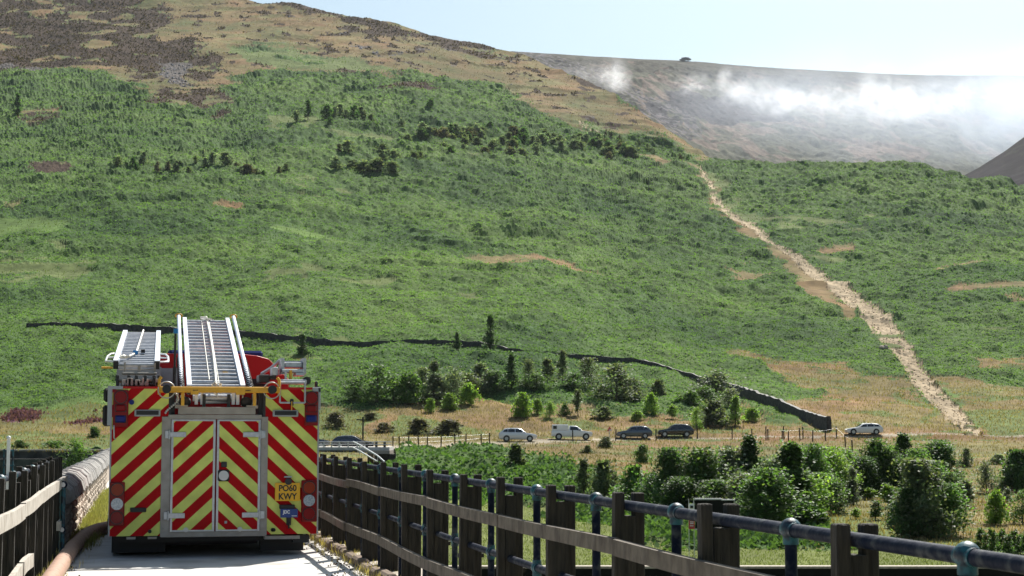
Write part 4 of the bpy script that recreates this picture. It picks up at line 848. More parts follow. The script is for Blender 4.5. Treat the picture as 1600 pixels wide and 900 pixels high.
# wire fences
def wire_fence(label, pts, h, mt, wires=2, w_=.06):
    f = empty('wire_fence', pts[0], label, 'fence'); rr_ = random.Random(len(pts))
    for p in pts:
        m = MB(); hh = h * rr_.uniform(.85, 1.12); t = rr_.uniform(-.05, .05); m.add(*((lambda b: (b.v, b.f))(MB().box((-w_, -w_, -.4), (w_, w_, hh)).xform(Matrix.Translation(p) @ Matrix.Shear('XY', 4, (t, 0)))))); m.build('post', mt, f)
    for k in range(wires):
        m = MB(); m.tube([p + Vector((0, 0, h * (.9 - .35 * k))) for p in pts], .012, 4); m.build('wire', M['galv'], f)
wire_fence('post and rail fence along the road verge between the bridge and the first silver car', [G(x, float(road_py(x)) + 2.5)[0] for x in (614, 624, 638, 654, 668, 689, 711, 728, 752, 765)], 1.35, M['timber'])
wire_fence('line of thin posts in the verge below the parked cars', [G(x, float(road_py(x)) + 3)[0] for x in (895, 962, 1025, 1090, 1144, 1175, 1197, 1225, 1255)], 1.7, M['timber'], 0)
wire_fence('short post fence between the stone wall end and the white estate car', [G(x, y)[0] for x, y in ((1200, 688), (1222, 690), (1232, 690), (1250, 689), (1270, 691), (1290, 690), (1307, 686), (1321, 700), (1332, 706))], 1.5, M['timber'], 1)
p = G(567, 690)[0]
f = empty('wooden_pole', p, 'wooden pole with a crosspiece behind the bridge', 'pole')
m = MB(); m.tube([p - Vector((0, 0, .5)), p + Vector((0, 0, 2.9))], .10, 8); m.build('shaft', M['timber'], f); m = MB(); m.box((p.x - .8, p.y - .05, p.z + 2.5), (p.x + .15, p.y + .05, p.z + 2.65)); m.build('crosspiece', M['timber'], f)
p = RP(952, 1); f = empty('warning_board', p, 'small red and white board at the rear of the white pickup lane', 'sign')
f['label'] = 'small red and white board standing on a post by the dark grey car'
m = MB(); m.tube([p, p + Vector((0, 0, 1.4))], .04, 6); m.build('post', M['galv'], f)
m = MB(); m.prism([(p.x - .3, p.z + 1.1), (p.x + .4, p.z + 1.15), (p.x + .05, p.z + 1.75)], p.y, p.y + .05); m.build('panel', M['redsign'], f)
m = MB(); m.prism([(p.x - .02, p.z + 1.16), (p.x + .34, p.z + 1.18), (p.x + .24, p.z + 1.4)], p.y - .02, p.y - .005); m.build('panel_face', M['white'], f)
# noticeboard
YN = 74; f = empty('notice_board', A(1120, 872, YN), 'dark framed notice board with a red notice on its left post behind the railing', 'notice board')
def nb(m, x0, y0, x1, y1, d0=0, d1=.08):
    a_, b_ = A(x0, y0, YN + d0), A(x1, y1, YN + d0); c0 = Vector((a_.x, a_.y, 0)); c1 = Vector((b_.x, b_.y, 0)); obox(m, c0, c1, d1, min(a_.z, b_.z), max(a_.z, b_.z))
for x in (1075.5, 1083.5, 1147):
    m = MB(); nb(m, x, 780, x + 2, 895); m.build('post', M['galv'], f)
m = MB(); nb(m, 1084, 778.5, 1127, 781, 0, .14); nb(m, 1127, 780, 1148, 782, 0, .12); nb(m, 1085, 826, 1148, 828); m.build('frame', M['galv'], f)
m = MB(); nb(m, 1086, 781, 1146, 826, .04, .06); m.build('board', M['board'], f)
m = MB(); nb(m, 1076.5, 787, 1085, 806, -.08, .04); m.build('white_notice', M['white'], f)
rn = MB(); nb(rn, 1076, 807, 1085.5, 826.5, -.08, .04); rn = rn.build('red_notice', M['redsign'], f)
m = MB(); nb(m, 1078.5, 790, 1083, 794, -.12, .02); m.build('notice_symbol', M['black'], f)
m = MB(); [nb(m, 1078, y, 1083.5, y + 1.2, -.12, .02) for y in (811, 815, 817.5, 821)]; m.build('notice_text', M['white'], rn)
# rocks
def rock(label, p, s, mt=None, seed=1, name='boulder'):
    rr_ = random.Random(seed); m = MB(); m.ball((0, 0, 0), 1, n=9, m=6); m.v = [Vector((v.x * s[0], v.y * s[1], v.z * s[2])) * rr_.uniform(.75, 1.15) + p for v in m.v]; m.sm = [False] * len(m.f)
    return tag(m.build(name, mt or M['rock']), label, 'rock')
rock('pale boulder lying in the bracken beside the eroded path', G(1381, 549, 1)[0] + Vector((0, 0, .4)), (1.0, .8, .6), M['pale_stone'], 3)
def ridge(px): 
    i = np.argmin(abs(cols - px)); v = Vf[-1, i]; return Vector(v)
rp_ = ridge(1070); m = MB()
for (dx, dz, sx, sz) in ((-4, .8, 7, 1.6), (3, 1.6, 6, 1.8), (0, 3.4, 7, 1.3)):
    b = MB().ball((0, 0, 0), 1, n=8, m=5); rr_ = random.Random(int(dx * 3 + dz)); b.v = [Vector((v.x * sx, v.y * 5, v.z * sz)) * rr_.uniform(.85, 1.1) + rp_ + Vector((dx, -4, dz)) for v in b.v]; m.add(b.v, b.f)
tag(m.build('rock_outcrop', M['rock']), 'flat topped rock outcrop standing on the far ridge skyline', 'rock')
# ================================================================== CARS
def make_car(kind, paint, label):
    root = empty('parked_car' if kind != 'pickup' else 'pickup_truck', (0, 0, 0), label, 'pickup truck' if kind == 'pickup' else 'car')
    if kind == 'suv': # x, halfw, zb, belt, roof, roof halfw
        L_, W_ = 4.65, .93; st = [(0, .70, .42, .74, .74), (.12, .84, .28, .86, .86), (.9, .92, .24, 1.0, 1.0), (1.25, .93, .24, 1.04, 1.05), (1.95, .93, .24, 1.06, 1.56), (2.3, .93, .24, 1.07, 1.63), (3.2, .93, .24, 1.09, 1.65), (3.9, .92, .24, 1.12, 1.58), (4.35, .90, .26, 1.12, 1.25), (4.58, .86, .34, 1.0, 1.02), (4.65, .78, .45, .8, .8)]
    elif kind == 'estate':
        L_, W_ = 4.75, .92; st = [(0, .68, .36, .62, .62), (.12, .82, .22, .74, .74), (.95, .91, .20, .88, .88), (1.35, .92, .20, .92, .93), (2.1, .92, .20, .94, 1.38), (2.5, .92, .20, .95, 1.45), (3.3, .92, .20, .97, 1.46), (4.1, .91, .20, 1.0, 1.38), (4.5, .88, .24, 1.0, 1.12), (4.7, .84, .32, .88, .90), (4.75, .76, .42, .7, .7)]
    else:
        L_, W_ = 5.3, .92; st = [(0, .72, .5, .85, .85), (.12, .86, .38, .98, .98), (1.0, .92, .36, 1.10, 1.10), (1.3, .92, .36, 1.12, 1.14), (1.95, .92, .36, 1.14, 1.70), (2.2, .92, .36, 1.14, 1.76), (3.0, .92, .36, 1.14, 1.78), (3.12, .92, .36, 1.14, 1.14), (5.2, .92, .42, 1.14, 1.14), (5.3, .90, .5, 1.1, 1.1)]
    def cs(s):
        x, hw, zb, zl, zr = s; x -= L_ / 2; k = .78 if zr - zl > .2 else .93; hr = hw * k
        h = [(x, hw * .92, zb), (x, hw, zb + .12), (x, hw * 1.0, zl - .12), (x, hw * .96, zl), (x, hr, zr - .04 if zr > zl + .1 else zl), (x, hr * .8, zr)]
        return h + [(a, -b, c) for a, b, c in reversed(h)]
    vs = [v for s in st for v in cs(s)]; n = 12; fs = [tuple(range(n)), tuple(len(vs) - 1 - k for k in range(n))]
    for i in range(len(st) - 1):
        for k in range(n): fs.append((i * n + k, i * n + (k + 1) % n, i * n + n + (k + 1) % n, i * n + n + k))
    m = MB().add(vs, fs, 0, True); b = m.build('body', M[paint], root, local=True)
    def zr_(x): xs = [s[0] for s in st]; return np.interp(x, xs, [s[4] for s in st]), np.interp(x, xs, [s[3] for s in st])
    # side glass
    def glass(x0, x1, name='window'):
        for s_ in (-1, 1):
            m = MB(); xs = np.linspace(x0, x1, 5); lo = []; hi = []
            for x in xs:
                r_, l_ = zr_(x); t1 = .12; t2 = .86
                zz = l_ + (r_ - .04 - l_) * t1; zh = l_ + (r_ - .04 - l_) * t2
                lo.append((x - L_ / 2, s_ * (W_ * (.96 + (.78 - .96) * t1) + .012), zz)); hi.append((x - L_ / 2, s_ * (W_ * (.96 + (.78 - .96) * t2) + .012), zh))
            k = len(xs); m.add(lo + hi, [(i, i + 1, i + 1 + k, i + k) for i in range(k - 1)]); m.build(name, M['glass'], root, local=True)
    if kind == 'pickup': glass(1.75, 2.9)
    else: glass(1.75, 2.6); glass(2.68, 3.5); glass(3.56, 4.15 if kind == 'suv' else 4.25)
    # windscreen and rear glass
    i0 = 3; a_, c_ = st[i0], st[i0 + 1]
    def quad(sa, sb, ta, tb, name):
        m = MB(); q = []
        for s, t in ((sa, ta), (sb, tb)):
            pass
        xa, za = sa[0] + (sb[0] - sa[0]) * ta, sa[4] + (sb[4] - sa[4]) * ta; xb, zb_ = sa[0] + (sb[0] - sa[0]) * tb, sa[4] + (sb[4] - sa[4]) * tb
        nx = -.02 if sb[4] > sa[4] else .02
        ya = W_ * .80; yb = W_ * .66
        if sb[4] < sa[4]: ya, yb = yb, ya
        m.add([(xa - L_ / 2 + nx, -ya, za + .02), (xa - L_ / 2 + nx, ya, za + .02), (xb - L_ / 2 + nx, yb, zb_ + .02), (xb - L_ / 2 + nx, -yb, zb_ + .02)], [(0, 1, 2, 3)]); m.build(name, M['glass'], root, local=True)
    quad(a_, c_, .08, .9, 'windscreen')
    if kind != 'pickup': quad(st[7], st[8], .12, .85, 'rear_window')
    for x, s_ in ((.85, 1), (.85, -1), (L_ - .95, 1), (L_ - .95, -1)):
        y0 = s_ * (W_ - .20); y1 = s_ * (W_ + .012)
        rw = .35 if kind != 'pickup' else .38
        m = MB(); m.tube([(x - L_ / 2, y0, rw), (x - L_ / 2, y1, rw)], rw, 20); wo = m.build('wheel', M['tyre'], root, local=True)
        m = MB(); m.tube([(x - L_ / 2, y1 - s_ * .03, rw), (x - L_ / 2, y1 + s_ * .012, rw)], rw * .62, 14); m.build('rim', M['rim'], wo, local=True)
        m = MB(); m.tube([(x - L_ / 2, y0, rw + .02), (x - L_ / 2, s_ * (W_ + .004), rw + .02)], rw * 1.15, 20); m.build('wheel_arch', M['black'], root, local=True)
    for s_ in (-1, 1):
        m = MB(); zl = st[1][3]; m.box((.06 - L_ / 2, s_ * .55 - .16, zl - .17), (.24 - L_ / 2, s_ * .68 + .14 * s_, zl - .04), ch=.03); m.build('headlight', M['clear'], root, local=True)
        m = MB(); zl = st[-2][3]; m.box((L_ / 2 - .20, s_ * .60 - .12, zl - .2), (L_ / 2 + .0, s_ * .80, zl - .02), ch=.03); m.build('tail_light', M['redlamp'], root, local=True)
        m = MB(); m.box((1.62 - L_ / 2, s_ * (W_ + .02), zr_(1.6)[1] + .02), (1.78 - L_ / 2, s_ * (W_ + .20), zr_(1.6)[1] + .17), ch=.03); m.build('wing_mirror', M[paint] if kind != 'pickup' else M['black'], root, local=True)
    m = MB(); m.box((L_ / 2 - .02, -.26, .62), (L_ / 2 + .012, .26, .74)); m.build('number_plate', M['plate'], root, local=True)
    if kind == 'pickup':
        m = MB(); m.box((3.13 - L_ / 2, -.88, 1.145), (5.22 - L_ / 2, .88, 1.93), ch=.09); m.build('canopy', M['white'], root, local=True)
        m = MB(); m.box((5.225 - L_ / 2, -.7, 1.35), (5.245 - L_ / 2, .7, 1.8)); m.build('canopy_window', M['glass'], root, local=True)
        for s_ in (-1, 1): m = MB(); m.box((4.6 - L_ / 2, s_ * .882, 1.35), (5.1 - L_ / 2, s_ * .892, 1.78)); m.build('canopy_window', M['glass'], root, local=True)
    else:
        for s_ in (-1, 1): m = MB(); m.tube([(2.3 - L_ / 2, s_ * .62, st[5][4] + .03), (3.7 - L_ / 2, s_ * .62, st[6][4] + .0)], .018, 6); m.build('roof_rail', M['galv'], root, local=True)
    return root
def put_car(kind, paint, px0, px1, pyb, flip, label, dr=0, gr='cars parked along the valley road'):
    c = make_car(kind, paint, label); c['group'] = gr
    px = (px0 + px1) / 2; L_ = {'suv': 4.65, 'estate': 4.75, 'pickup': 5.3}[kind]
    D_ = float(Dof(px, pyb)); D_ = L_ * FPX / (px1 - px0) * .985
    p, D2 = G(px, pyb); c.location = p + Vector((0, 0, .02)); c.scale = (D2 / D_,) * 3
    c.rotation_euler = (0, 0, -YAW + (math.pi if flip else 0) + dr)
    return c
# flip=False: nose to the left
put_car('suv', 'silver', 780, 838, 690.5, True, 'silver car parked nearest the bridge, nose to the right')
put_car('pickup', 'white', 862, 925, 687.5, True, 'white pickup truck with a white canopy over its bed')
put_car('suv', 'grey_car', 964, 1018, 685.5, False, 'dark grey car parked beside the red and white board')
put_car('suv', 'black_car', 1028, 1083, 684.5, False, 'black car parked at the right end of the row below the bushes')
put_car('estate', 'white', 1322, 1378, 680.8, False, 'white estate car parked alone past the end of the stone wall')
put_car('estate', 'navy_car', 520, 584, 700.3, True, 'dark blue car crossing the bridge')
put_car('suv', 'navy_car', 452, 514, 700, True, 'dark car on the bridge mostly hidden behind the fire engine')
# ================================================================== TREES AND SHRUBS
def crown_mesh(name, h, w_, n, leaf, shape, colr, seed, z0=.12, dense=.5):
    g = np.random.default_rng(seed); K = 60 if shape != 'cone' else 56
    # lobe centres
    zc_ = g.uniform(z0, .95, K); th = g.uniform(0, 2 * np.pi, K)
    if shape == 'cone': R_ = w_ / 2 * np.clip(1.02 - zc_, .05, 1) * g.uniform(.8, 1.15, K)
    elif shape == 'bush': R_ = w_ / 2 * np.clip(1 - (zc_ * .95) ** 2, .08, 1) * g.uniform(.7, 1.15, K)
    elif shape == 'broad': R_ = w_ / 2 * np.clip(1 - ((zc_ - .28) / .72) ** 2, .06, 1) * g.uniform(.7, 1.2, K)
    else: R_ = w_ / 2 * np.sqrt(np.clip(1 - ((zc_ - .5) / .55) ** 2, .05, 1)) * g.uniform(.6, 1.2, K)
    rr_ = R_ * g.uniform(.15, 1.0, K); c = np.stack([rr_ * np.cos(th), rr_ * np.sin(th), zc_ * h], -1)
    ls = g.uniform(.07, .21, K) * min(w_, h) * (1 if shape != 'cone' else .8)
    k = g.choice(K, n, p=ls ** 2 / (ls ** 2).sum()); d = g.normal(0, 1, (n, 3)); d /= np.linalg.norm(d, axis=1)[:, None]; d *= (g.uniform(0, 1, n) ** .5 * np.where(g.uniform(0, 1, n) < .2, 1.9, 1))[:, None]
    pts = c[k] + d * ls[k][:, None] * np.array([1, 1, 1.25]); pts[:, 2] = np.clip(pts[:, 2], .03 * h, h * 1.03)
    # upright sprays on top
    a = g.uniform(0, 2 * np.pi, n); ti = g.uniform(-.3, 1.3, n); ax = np.stack([np.cos(a) * np.cos(ti), np.sin(a) * np.cos(ti), np.sin(ti)], -1); sd_ = np.stack([-np.sin(a), np.cos(a), g.uniform(-.4, .4, n)], -1)
    s = leaf * g.uniform(.6, 1.35, n)[:, None]
    v = np.stack([pts, pts + ax * s * .5 - sd_ * s * .36, pts + ax * s, pts + ax * s * .5 + sd_ * s * .36], 1)
    lc = g.uniform(.6, 1.35, K)[k][:, None] * g.uniform(.7, 1.3, (n, 1)); cc = np.array(colr) * lc * (1 + (g.uniform(-.2, .2, (n, 1))) * np.array([1, .2, 0]))
    Vv = v.reshape(-1, 3); me = bpy.data.meshes.new(name); nv = len(Vv)
    me.vertices.add(nv); me.vertices.foreach_set('co', Vv.astype(np.float32).ravel()); me.loops.add(nv); me.loops.foreach_set('vertex_index', np.arange(nv, dtype=np.int32)); me.polygons.add(n); me.polygons.foreach_set('loop_start', np.arange(0, nv, 4, dtype=np.int32))
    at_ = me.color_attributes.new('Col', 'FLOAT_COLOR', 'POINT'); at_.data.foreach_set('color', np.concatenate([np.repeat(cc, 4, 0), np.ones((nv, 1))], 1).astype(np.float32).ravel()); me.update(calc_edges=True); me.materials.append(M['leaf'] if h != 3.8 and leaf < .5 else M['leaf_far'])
    return me, c
def trunk_mesh(name, h, w_, c, seed, r=.05):
    rr_ = random.Random(seed); m = MB(); m.tube([(0, 0, -.5), (0, 0, h * .05), (rr_.uniform(-.02, .02) * h, 0, h * .4), (0, rr_.uniform(-.02, .02) * h, h * .85)], [r * h * .5, r * h * .42, r * h * .28, r * h * .06], 7)
    for q in c[:10]:
        z_ = max(h * .08, q[2] * .55); m.tube([(0, 0, z_), (q[0] * .5, q[1] * .5, (z_ + q[2]) * .52), tuple(q)], [r * h * .16, r * h * .1, r * h * .03], 5)
    me = bpy.data.meshes.new(name); me.from_pydata(m.v, [], m.f); me.update(); me.materials.append(M['bark']); return me
GREEN, BRIGHT, DARK, GREY, BROWN, OLV = (.085, .145, .042), (.17, .26, .05), (.072, .125, .045), (.16, .19, .13), (.10, .088, .062), (.12, .145, .08)
PRO = {}
def proto(key):
    if key in PRO: return PRO[key]
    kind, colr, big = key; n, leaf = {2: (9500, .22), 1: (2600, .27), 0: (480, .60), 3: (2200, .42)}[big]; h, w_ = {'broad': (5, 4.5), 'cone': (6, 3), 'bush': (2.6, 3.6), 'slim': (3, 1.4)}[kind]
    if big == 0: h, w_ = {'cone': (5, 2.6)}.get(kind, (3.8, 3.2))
    if kind == 'slim': n //= 3
    out = []
    for sd_ in range(2 if big else 3):
        me, c = crown_mesh('crown', h, w_, n, leaf, kind, colr, sd_ * 31 + len(PRO) * 7 + 1, z0={'bush': .0, 'broad': .07, 'cone': .06, 'slim': .2}[kind]); out.append((me, trunk_mesh('trunk', h, w_, c, sd_), h, w_))
    PRO[key] = out; return out
cnt = [0]
def plant(px, pyb, pyt, wpx, kind, colr, big, name, label, cat='tree', group=None, D_=None):
    wpx *= {2: 1.42, 1: 1.25, 0: 1.15}[big]; v = proto((kind, colr, big)); cnt[0] += 1; me, tr, h, w_ = v[cnt[0] % len(v)]
    if D_ is None: p, D_ = G(px, pyb, 1 if big == 0 else 0)
    else: p = A(px, pyb, D_)
    sz = (pyb - pyt) * D_ / FPX / h; sx = wpx * D_ / FPX / w_
    e = empty(name, p, label, cat, group); e.rotation_euler = (0, 0, cnt[0] * 2.4); e.scale = (sx, sx, sz)
    for nm, mm in (('crown', me), ('trunk', tr)):
        o = bpy.data.objects.new(nm, mm); C.objects.link(o); o.parent = e
    return e
g1 = 'young trees on the valley floor'; g2 = 'bushes and trees above the car road'; g3 = 'shrubs scattered across the upper hillside'
for a in [
 (1048, 806, 706, 62, 'broad', DARK, 2, 'tree', 'dark leafy tree at the left end of the valley thicket'), (1098, 806, 704, 84, 'broad', GREEN, 2, 'tree', 'wide green tree directly above the notice board'),
 (1140, 800, 700, 80, 'broad', GREY, 2, 'tree', 'grey-green feathery tree in the middle of the thicket'), (1172, 800, 680, 52, 'cone', DARK, 2, 'tree', 'tallest dark pointed tree rising from the thicket'),
 (1196, 830, 738, 88, 'broad', GREEN, 2, 'bush', 'dense rounded bush low in the thicket right of the notice board'), (1238, 820, 694, 78, 'cone', GREEN, 2, 'tree', 'large bright tree at the right end of the thicket'),
 (1256, 818, 740, 62, 'broad', BRIGHT, 2, 'bush', 'bright bush at the foot of the large right-hand thicket tree'), (1270, 785, 698, 56, 'broad', GREEN, 2, 'tree', 'green tree behind the bright bush in the valley'),
 (1305, 780, 702, 58, 'broad', BRIGHT, 2, 'tree', 'light green tree left of the silvery conical tree'), (1333, 786, 728, 30, 'cone', GREY, 1, 'tree', 'small silvery grey conical tree on dry grass'),
 (1372, 772, 690, 58, 'broad', GREEN, 2, 'tree', 'green tree below the white estate car'), (1412, 765, 680, 42, 'cone', DARK, 2, 'tree', 'dark pointed tree right of the one below the white estate car'),
 (1432, 772, 705, 50, 'broad', GREEN, 2, 'tree', 'mid green tree between two taller valley trees'), (1467, 762, 692, 66, 'broad', DARK, 2, 'tree', 'dark rounded tree with a domed top by the dry meadow'),
 (1436, 842, 726, 78, 'broad', OLV, 2, 'tree', 'largest drooping olive tree in the right foreground'), (1474, 840, 762, 76, 'broad', GREEN, 2, 'bush', 'leafy bush spreading right of the largest olive tree'), (1422, 842, 770, 60, 'broad', DARK, 2, 'bush', 'dark shrub under the largest olive tree'),
 (1512, 795, 752, 24, 'slim', GREY, 1, 'sapling', 'slender pale sapling right of the largest olive tree'), (1541, 770, 722, 34, 'broad', GREY, 1, 'tree', 'small round-headed grey tree with a visible trunk'),
 (1588, 768, 708, 50, 'bush', DARK, 2, 'bush', 'dark round bush at the right edge'), (1556, 822, 772, 40, 'bush', BRIGHT, 1, 'bush', 'bright yellow-green bush near the right edge'), (1598, 820, 770, 40, 'broad', GREEN, 1, 'tree', 'green tree cut by the right edge'),
 (1575, 792, 765, 12, 'slim', GREY, 1, 'sapling', 'tiny grey sapling above the bright bush'), (1368, 815, 785, 18, 'slim', GREEN, 1, 'sapling', 'small sapling directly left of the largest olive tree'), (1393, 827, 803, 18, 'slim', GREEN, 1, 'sapling', 'lowest small sapling near the fence rail'),
 (1388, 792, 757, 22, 'slim', BRIGHT, 1, 'sapling', 'light green sapling beneath the green tree'), (1404, 805, 780, 20, 'slim', GREEN, 1, 'sapling', 'sapling halfway between two other saplings on dry grass'), (1337, 812, 795, 12, 'slim', BRIGHT, 1, 'sapling', 'tiny bright sapling by the green grass patch'),
 (1360, 780, 762, 16, 'slim', BRIGHT, 1, 'sapling', 'yellowish sapling right of the silvery conical tree'), (1509, 730, 704, 22, 'bush', GREY, 1, 'bush', 'grey bush on the bank below the path foot'), (1560, 728, 712, 30, 'bush', GREY, 1, 'bush', 'low grey bush on the bank near the right edge'),
 (1004, 724, 698, 28, 'bush', GREEN, 1, 'bush', 'round green bush on the bank below the dark cars'), (946, 700, 684, 26, 'bush', OLV, 1, 'bush', 'olive bush on the bank below the dark grey car'), (918, 708, 696, 22, 'bush', OLV, 1, 'bush', 'low olive bush on the bank below the white pickup'),
 (806, 748, 694, 44, 'cone', OLV, 1, 'bush', 'fuzzy grey-green bush standing in the lush bracken'), (912, 778, 716, 34, 'cone', OLV, 1, 'bush', 'upright olive bush behind the railing left of the thicket'), (945, 782, 726, 54, 'bush', OLV, 1, 'bush', 'broad soft bush between the olive bush and the thicket'),
 (990, 790, 734, 60, 'bush', GREEN, 1, 'bush', 'green bush joining the thicket on its left side'), (1020, 800, 745, 40, 'bush', DARK, 1, 'bush', 'dark bush at the left foot of the thicket')]:
    plant(*a, 'tree' if a[7] == 'tree' else ('sapling' if a[7] == 'sapling' else 'bush'), g1)
FB = [(1062, 812, 748, 50, DARK, 'dark rounded bush at the base of the thicket left of the notice board'), (1120, 812, 752, 60, GREEN, 'leafy bush at the thicket base just over the notice board'), (1165, 815, 742, 62, OLV, 'olive bush in the thicket base right of the notice board'), (1215, 812, 716, 60, GREY, 'pale grey-green rounded tree inside the thicket'), (1188, 790, 716, 50, GREEN, 'mid green bush between the two tall thicket trees'), (1285, 800, 738, 54, GREEN, 'green bush closing the right end of the thicket'), (1250, 775, 700, 60, GREY, 'pale feathery tree at the back of the thicket'), (1322, 760, 706, 44, GREEN, 'green bush above the silvery conical tree'), (1350, 775, 716, 46, DARK, 'dark green bush right of the silvery conical tree'), (1392, 770, 712, 50, GREEN, 'green bush below the white estate car, right of centre'), (1450, 774, 722, 56, GREEN, 'green bush under the dark dome-topped tree'), (1396, 752, 700, 40, BRIGHT, 'light green bush between the pointed tree and its left neighbour'), (1292, 765, 702, 46, GREY, 'grey-green tree left of the light green valley tree'), (1085, 780, 716, 56, OLV, 'olive feathery bush at the back of the dark thicket end'), (1485, 790, 742, 34, GREEN, 'green bush behind the leafy spread right of the largest olive tree')]
for x_, yb_, yt_, w__, c__, l__ in FB: plant(x_, yb_, yt_, w__ * 1.15, 'broad', c__, 2, 'bush', l__, 'bush', g1)
FC = [(555, 628, 592, 44, GREEN, 'green bush furthest left in the belt behind the fire engine'), (615, 628, 590, 40, DARK, 'dark undergrowth bush between two large green bushes'), (660, 618, 578, 40, OLV, 'olive bush behind the pointed grey willow'), (730, 622, 588, 44, OLV, 'olive bush between the silvery bush and the wide grey bush'), (775, 618, 584, 44, DARK, 'dark bush left of the dark pointed conifer'), (838, 616, 588, 40, GREEN, 'green bush between the conifer and the grey pointed tree'), (898, 618, 588, 44, DARK, 'dark bush at the foot of the narrow grey tree'), (985, 632, 596, 44, OLV, 'olive bush right of the big fuzzy bush'), (1098, 640, 608, 44, GREEN, 'green bush left of the grey willow'), (1140, 645, 612, 34, OLV, 'olive bush right of the grey willow')]
for x_, yb_, yt_, w__, c__, l__ in FC: plant(x_, yb_, yt_, w__ * 1.15, 'broad', c__, 1, 'bush', l__, 'bush', g2)
for i, x in enumerate(range(1532, 1640, 9)): plant(x, 866 + (i % 3) * 2, 826 + (i * 7) % 13, 13, 'slim', GREEN, 1, 'reed_clump', ('taller' if (i * 7) % 13 < 6 else 'shorter') + ' dark green rush clump, %s from the left in the row behind the blue railing' % ['first','second','third','fourth','fifth','sixth','seventh','eighth','ninth','tenth','eleventh','twelfth'][i], 'rushes', 'upright rushes at the right edge')
for a in [
 (766, 562, 502, 26, 'cone', DARK, 1, 'tree', 'tall dark tree standing against the stone wall'), (714, 558, 526, 18, 'cone', DARK, 1, 'tree', 'smaller dark tree left of the tall one at the stone wall'), (472, 556, 520, 22, 'cone', DARK, 1, 'tree', 'dark tree at the stone wall beside the fire engine roof'),
 (590, 634, 575, 62, 'broad', GREEN, 1, 'bush', 'large green bush at the left end of the belt above the road'), (640, 632, 586, 46, 'bush', GREEN, 1, 'bush', 'green bush right of the large left one'), (678, 632, 566, 42, 'cone', GREY, 1, 'tree', 'grey willow bush with a pointed top and dark base'),
 (708, 630, 578, 44, 'broad', GREY, 1, 'bush', 'silvery bush right of the pointed grey willow'), (672, 646, 625, 18, 'bush', BRIGHT, 1, 'bush', 'small bright bush on dry grass, first from the left'), (704, 642, 618, 30, 'bush', BRIGHT, 1, 'bush', 'bright bush on dry grass, second from the left'), (731, 636, 604, 30, 'bush', BRIGHT, 1, 'bush', 'taller bright bush below the silvery bush'),
 (752, 616, 574, 50, 'bush', GREY, 1, 'bush', 'wide grey bush in the middle of the belt'), (799, 617, 556, 30, 'cone', DARK, 1, 'tree', 'dark pointed conifer in the middle of the belt'), (826, 612, 568, 26, 'broad', OLV, 1, 'tree', 'thin olive tree right of the dark conifer'), (855, 606, 564, 34, 'cone', OLV, 1, 'tree', 'grey pointed tree above the white pickup'),
 (879, 602, 554, 24, 'cone', OLV, 1, 'tree', 'narrow grey tree touching the stone wall line'), (920, 612, 566, 42, 'broad', OLV, 1, 'tree', 'olive tree above the pickup cab'), (963, 636, 576, 64, 'broad', OLV, 1, 'bush', 'big fuzzy olive bush above the dark grey car'), (945, 630, 608, 40, 'bush', GREEN, 1, 'bush', 'green undergrowth bush at the foot of the big olive bush'),
 (817, 654, 618, 34, 'bush', BRIGHT, 1, 'bush', 'bright bush above the silver car'), (840, 650, 628, 20, 'bush', BRIGHT, 1, 'bush', 'small bright bush left of the pickup'), (859, 656, 630, 20, 'broad', BRIGHT, 1, 'bush', 'small bright tree above the pickup canopy'), (882, 652, 636, 18, 'bush', GREEN, 1, 'bush', 'low green bush above the pickup bonnet'),
 (903, 652, 612, 13, 'slim', OLV, 1, 'sapling', 'thin upright sapling above the pickup bonnet'), (945, 656, 638, 36, 'bush', OLV, 1, 'bush', 'low spreading bush left of the red and white board'), (1018, 652, 618, 26, 'bush', BRIGHT, 1, 'bush', 'dark-sided bright bush above the dark grey car'), (995, 659, 645, 22, 'bush', BRIGHT, 1, 'bush', 'low bright bush directly above the dark grey car'),
 (1029, 630, 600, 30, 'bush', OLV, 1, 'bush', 'olive bush behind the dark-sided bright bush'), (1050, 656, 634, 13, 'slim', BRIGHT, 1, 'sapling', 'bright sapling above the black car'), (1078, 645, 614, 44, 'bush', GREEN, 1, 'bush', 'green bush above the black car'), (1089, 672, 640, 19, 'broad', BRIGHT, 1, 'tree', 'small bright tree with a thin trunk beside the black car'),
 (1119, 632, 584, 60, 'broad', GREY, 1, 'tree', 'grey willow hiding part of the stone wall'), (1117, 667, 630, 58, 'bush', OLV, 1, 'bush', 'round clipped-looking bush below the grey willow'), (1149, 668, 620, 28, 'cone', BRIGHT, 1, 'tree', 'bright upright tree right of the round bush'), (1174, 660, 640, 28, 'bush', BRIGHT, 1, 'bush', 'low bright shrub right of the bright upright tree'),
 (654, 679, 656, 42, 'bush', BROWN, 1, 'shrub', 'dark brown gorse shrub left of the pair behind the roadside fence'), (700, 680, 658, 54, 'bush', BROWN, 1, 'shrub', 'dark brown gorse shrub right of the pair behind the roadside fence'), (600, 674, 660, 32, 'bush', BROWN, 1, 'shrub', 'low brown shrub behind the wooden pole'), (578, 656, 646, 26, 'bush', BROWN, 1, 'shrub', 'small brown shrub on the upper dry grass'), (524, 668, 646, 34, 'bush', BROWN, 1, 'shrub', 'brown shrub just right of the fire engine'),
 (118, 740, 688, 46, 'broad', GREEN, 1, 'bush', 'green willow bush in front of the dark retaining wall'), (147, 684, 668, 22, 'bush', DARK, 1, 'bush', 'dark bush on the tan bank left of the fire engine'), (30, 700, 688, 26, 'bush', DARK, 1, 'bush', 'dark bush above the retaining wall at the left edge'), (85, 700, 688, 34, 'bush', GREEN, 1, 'bush', 'green bush above the middle of the retaining wall')]:
    plant(*a, 'tree' if a[7] == 'tree' else ('sapling' if a[7] == 'sapling' else 'bush'), g2, **({'D_': 108} if a[1] == 740 else {}))
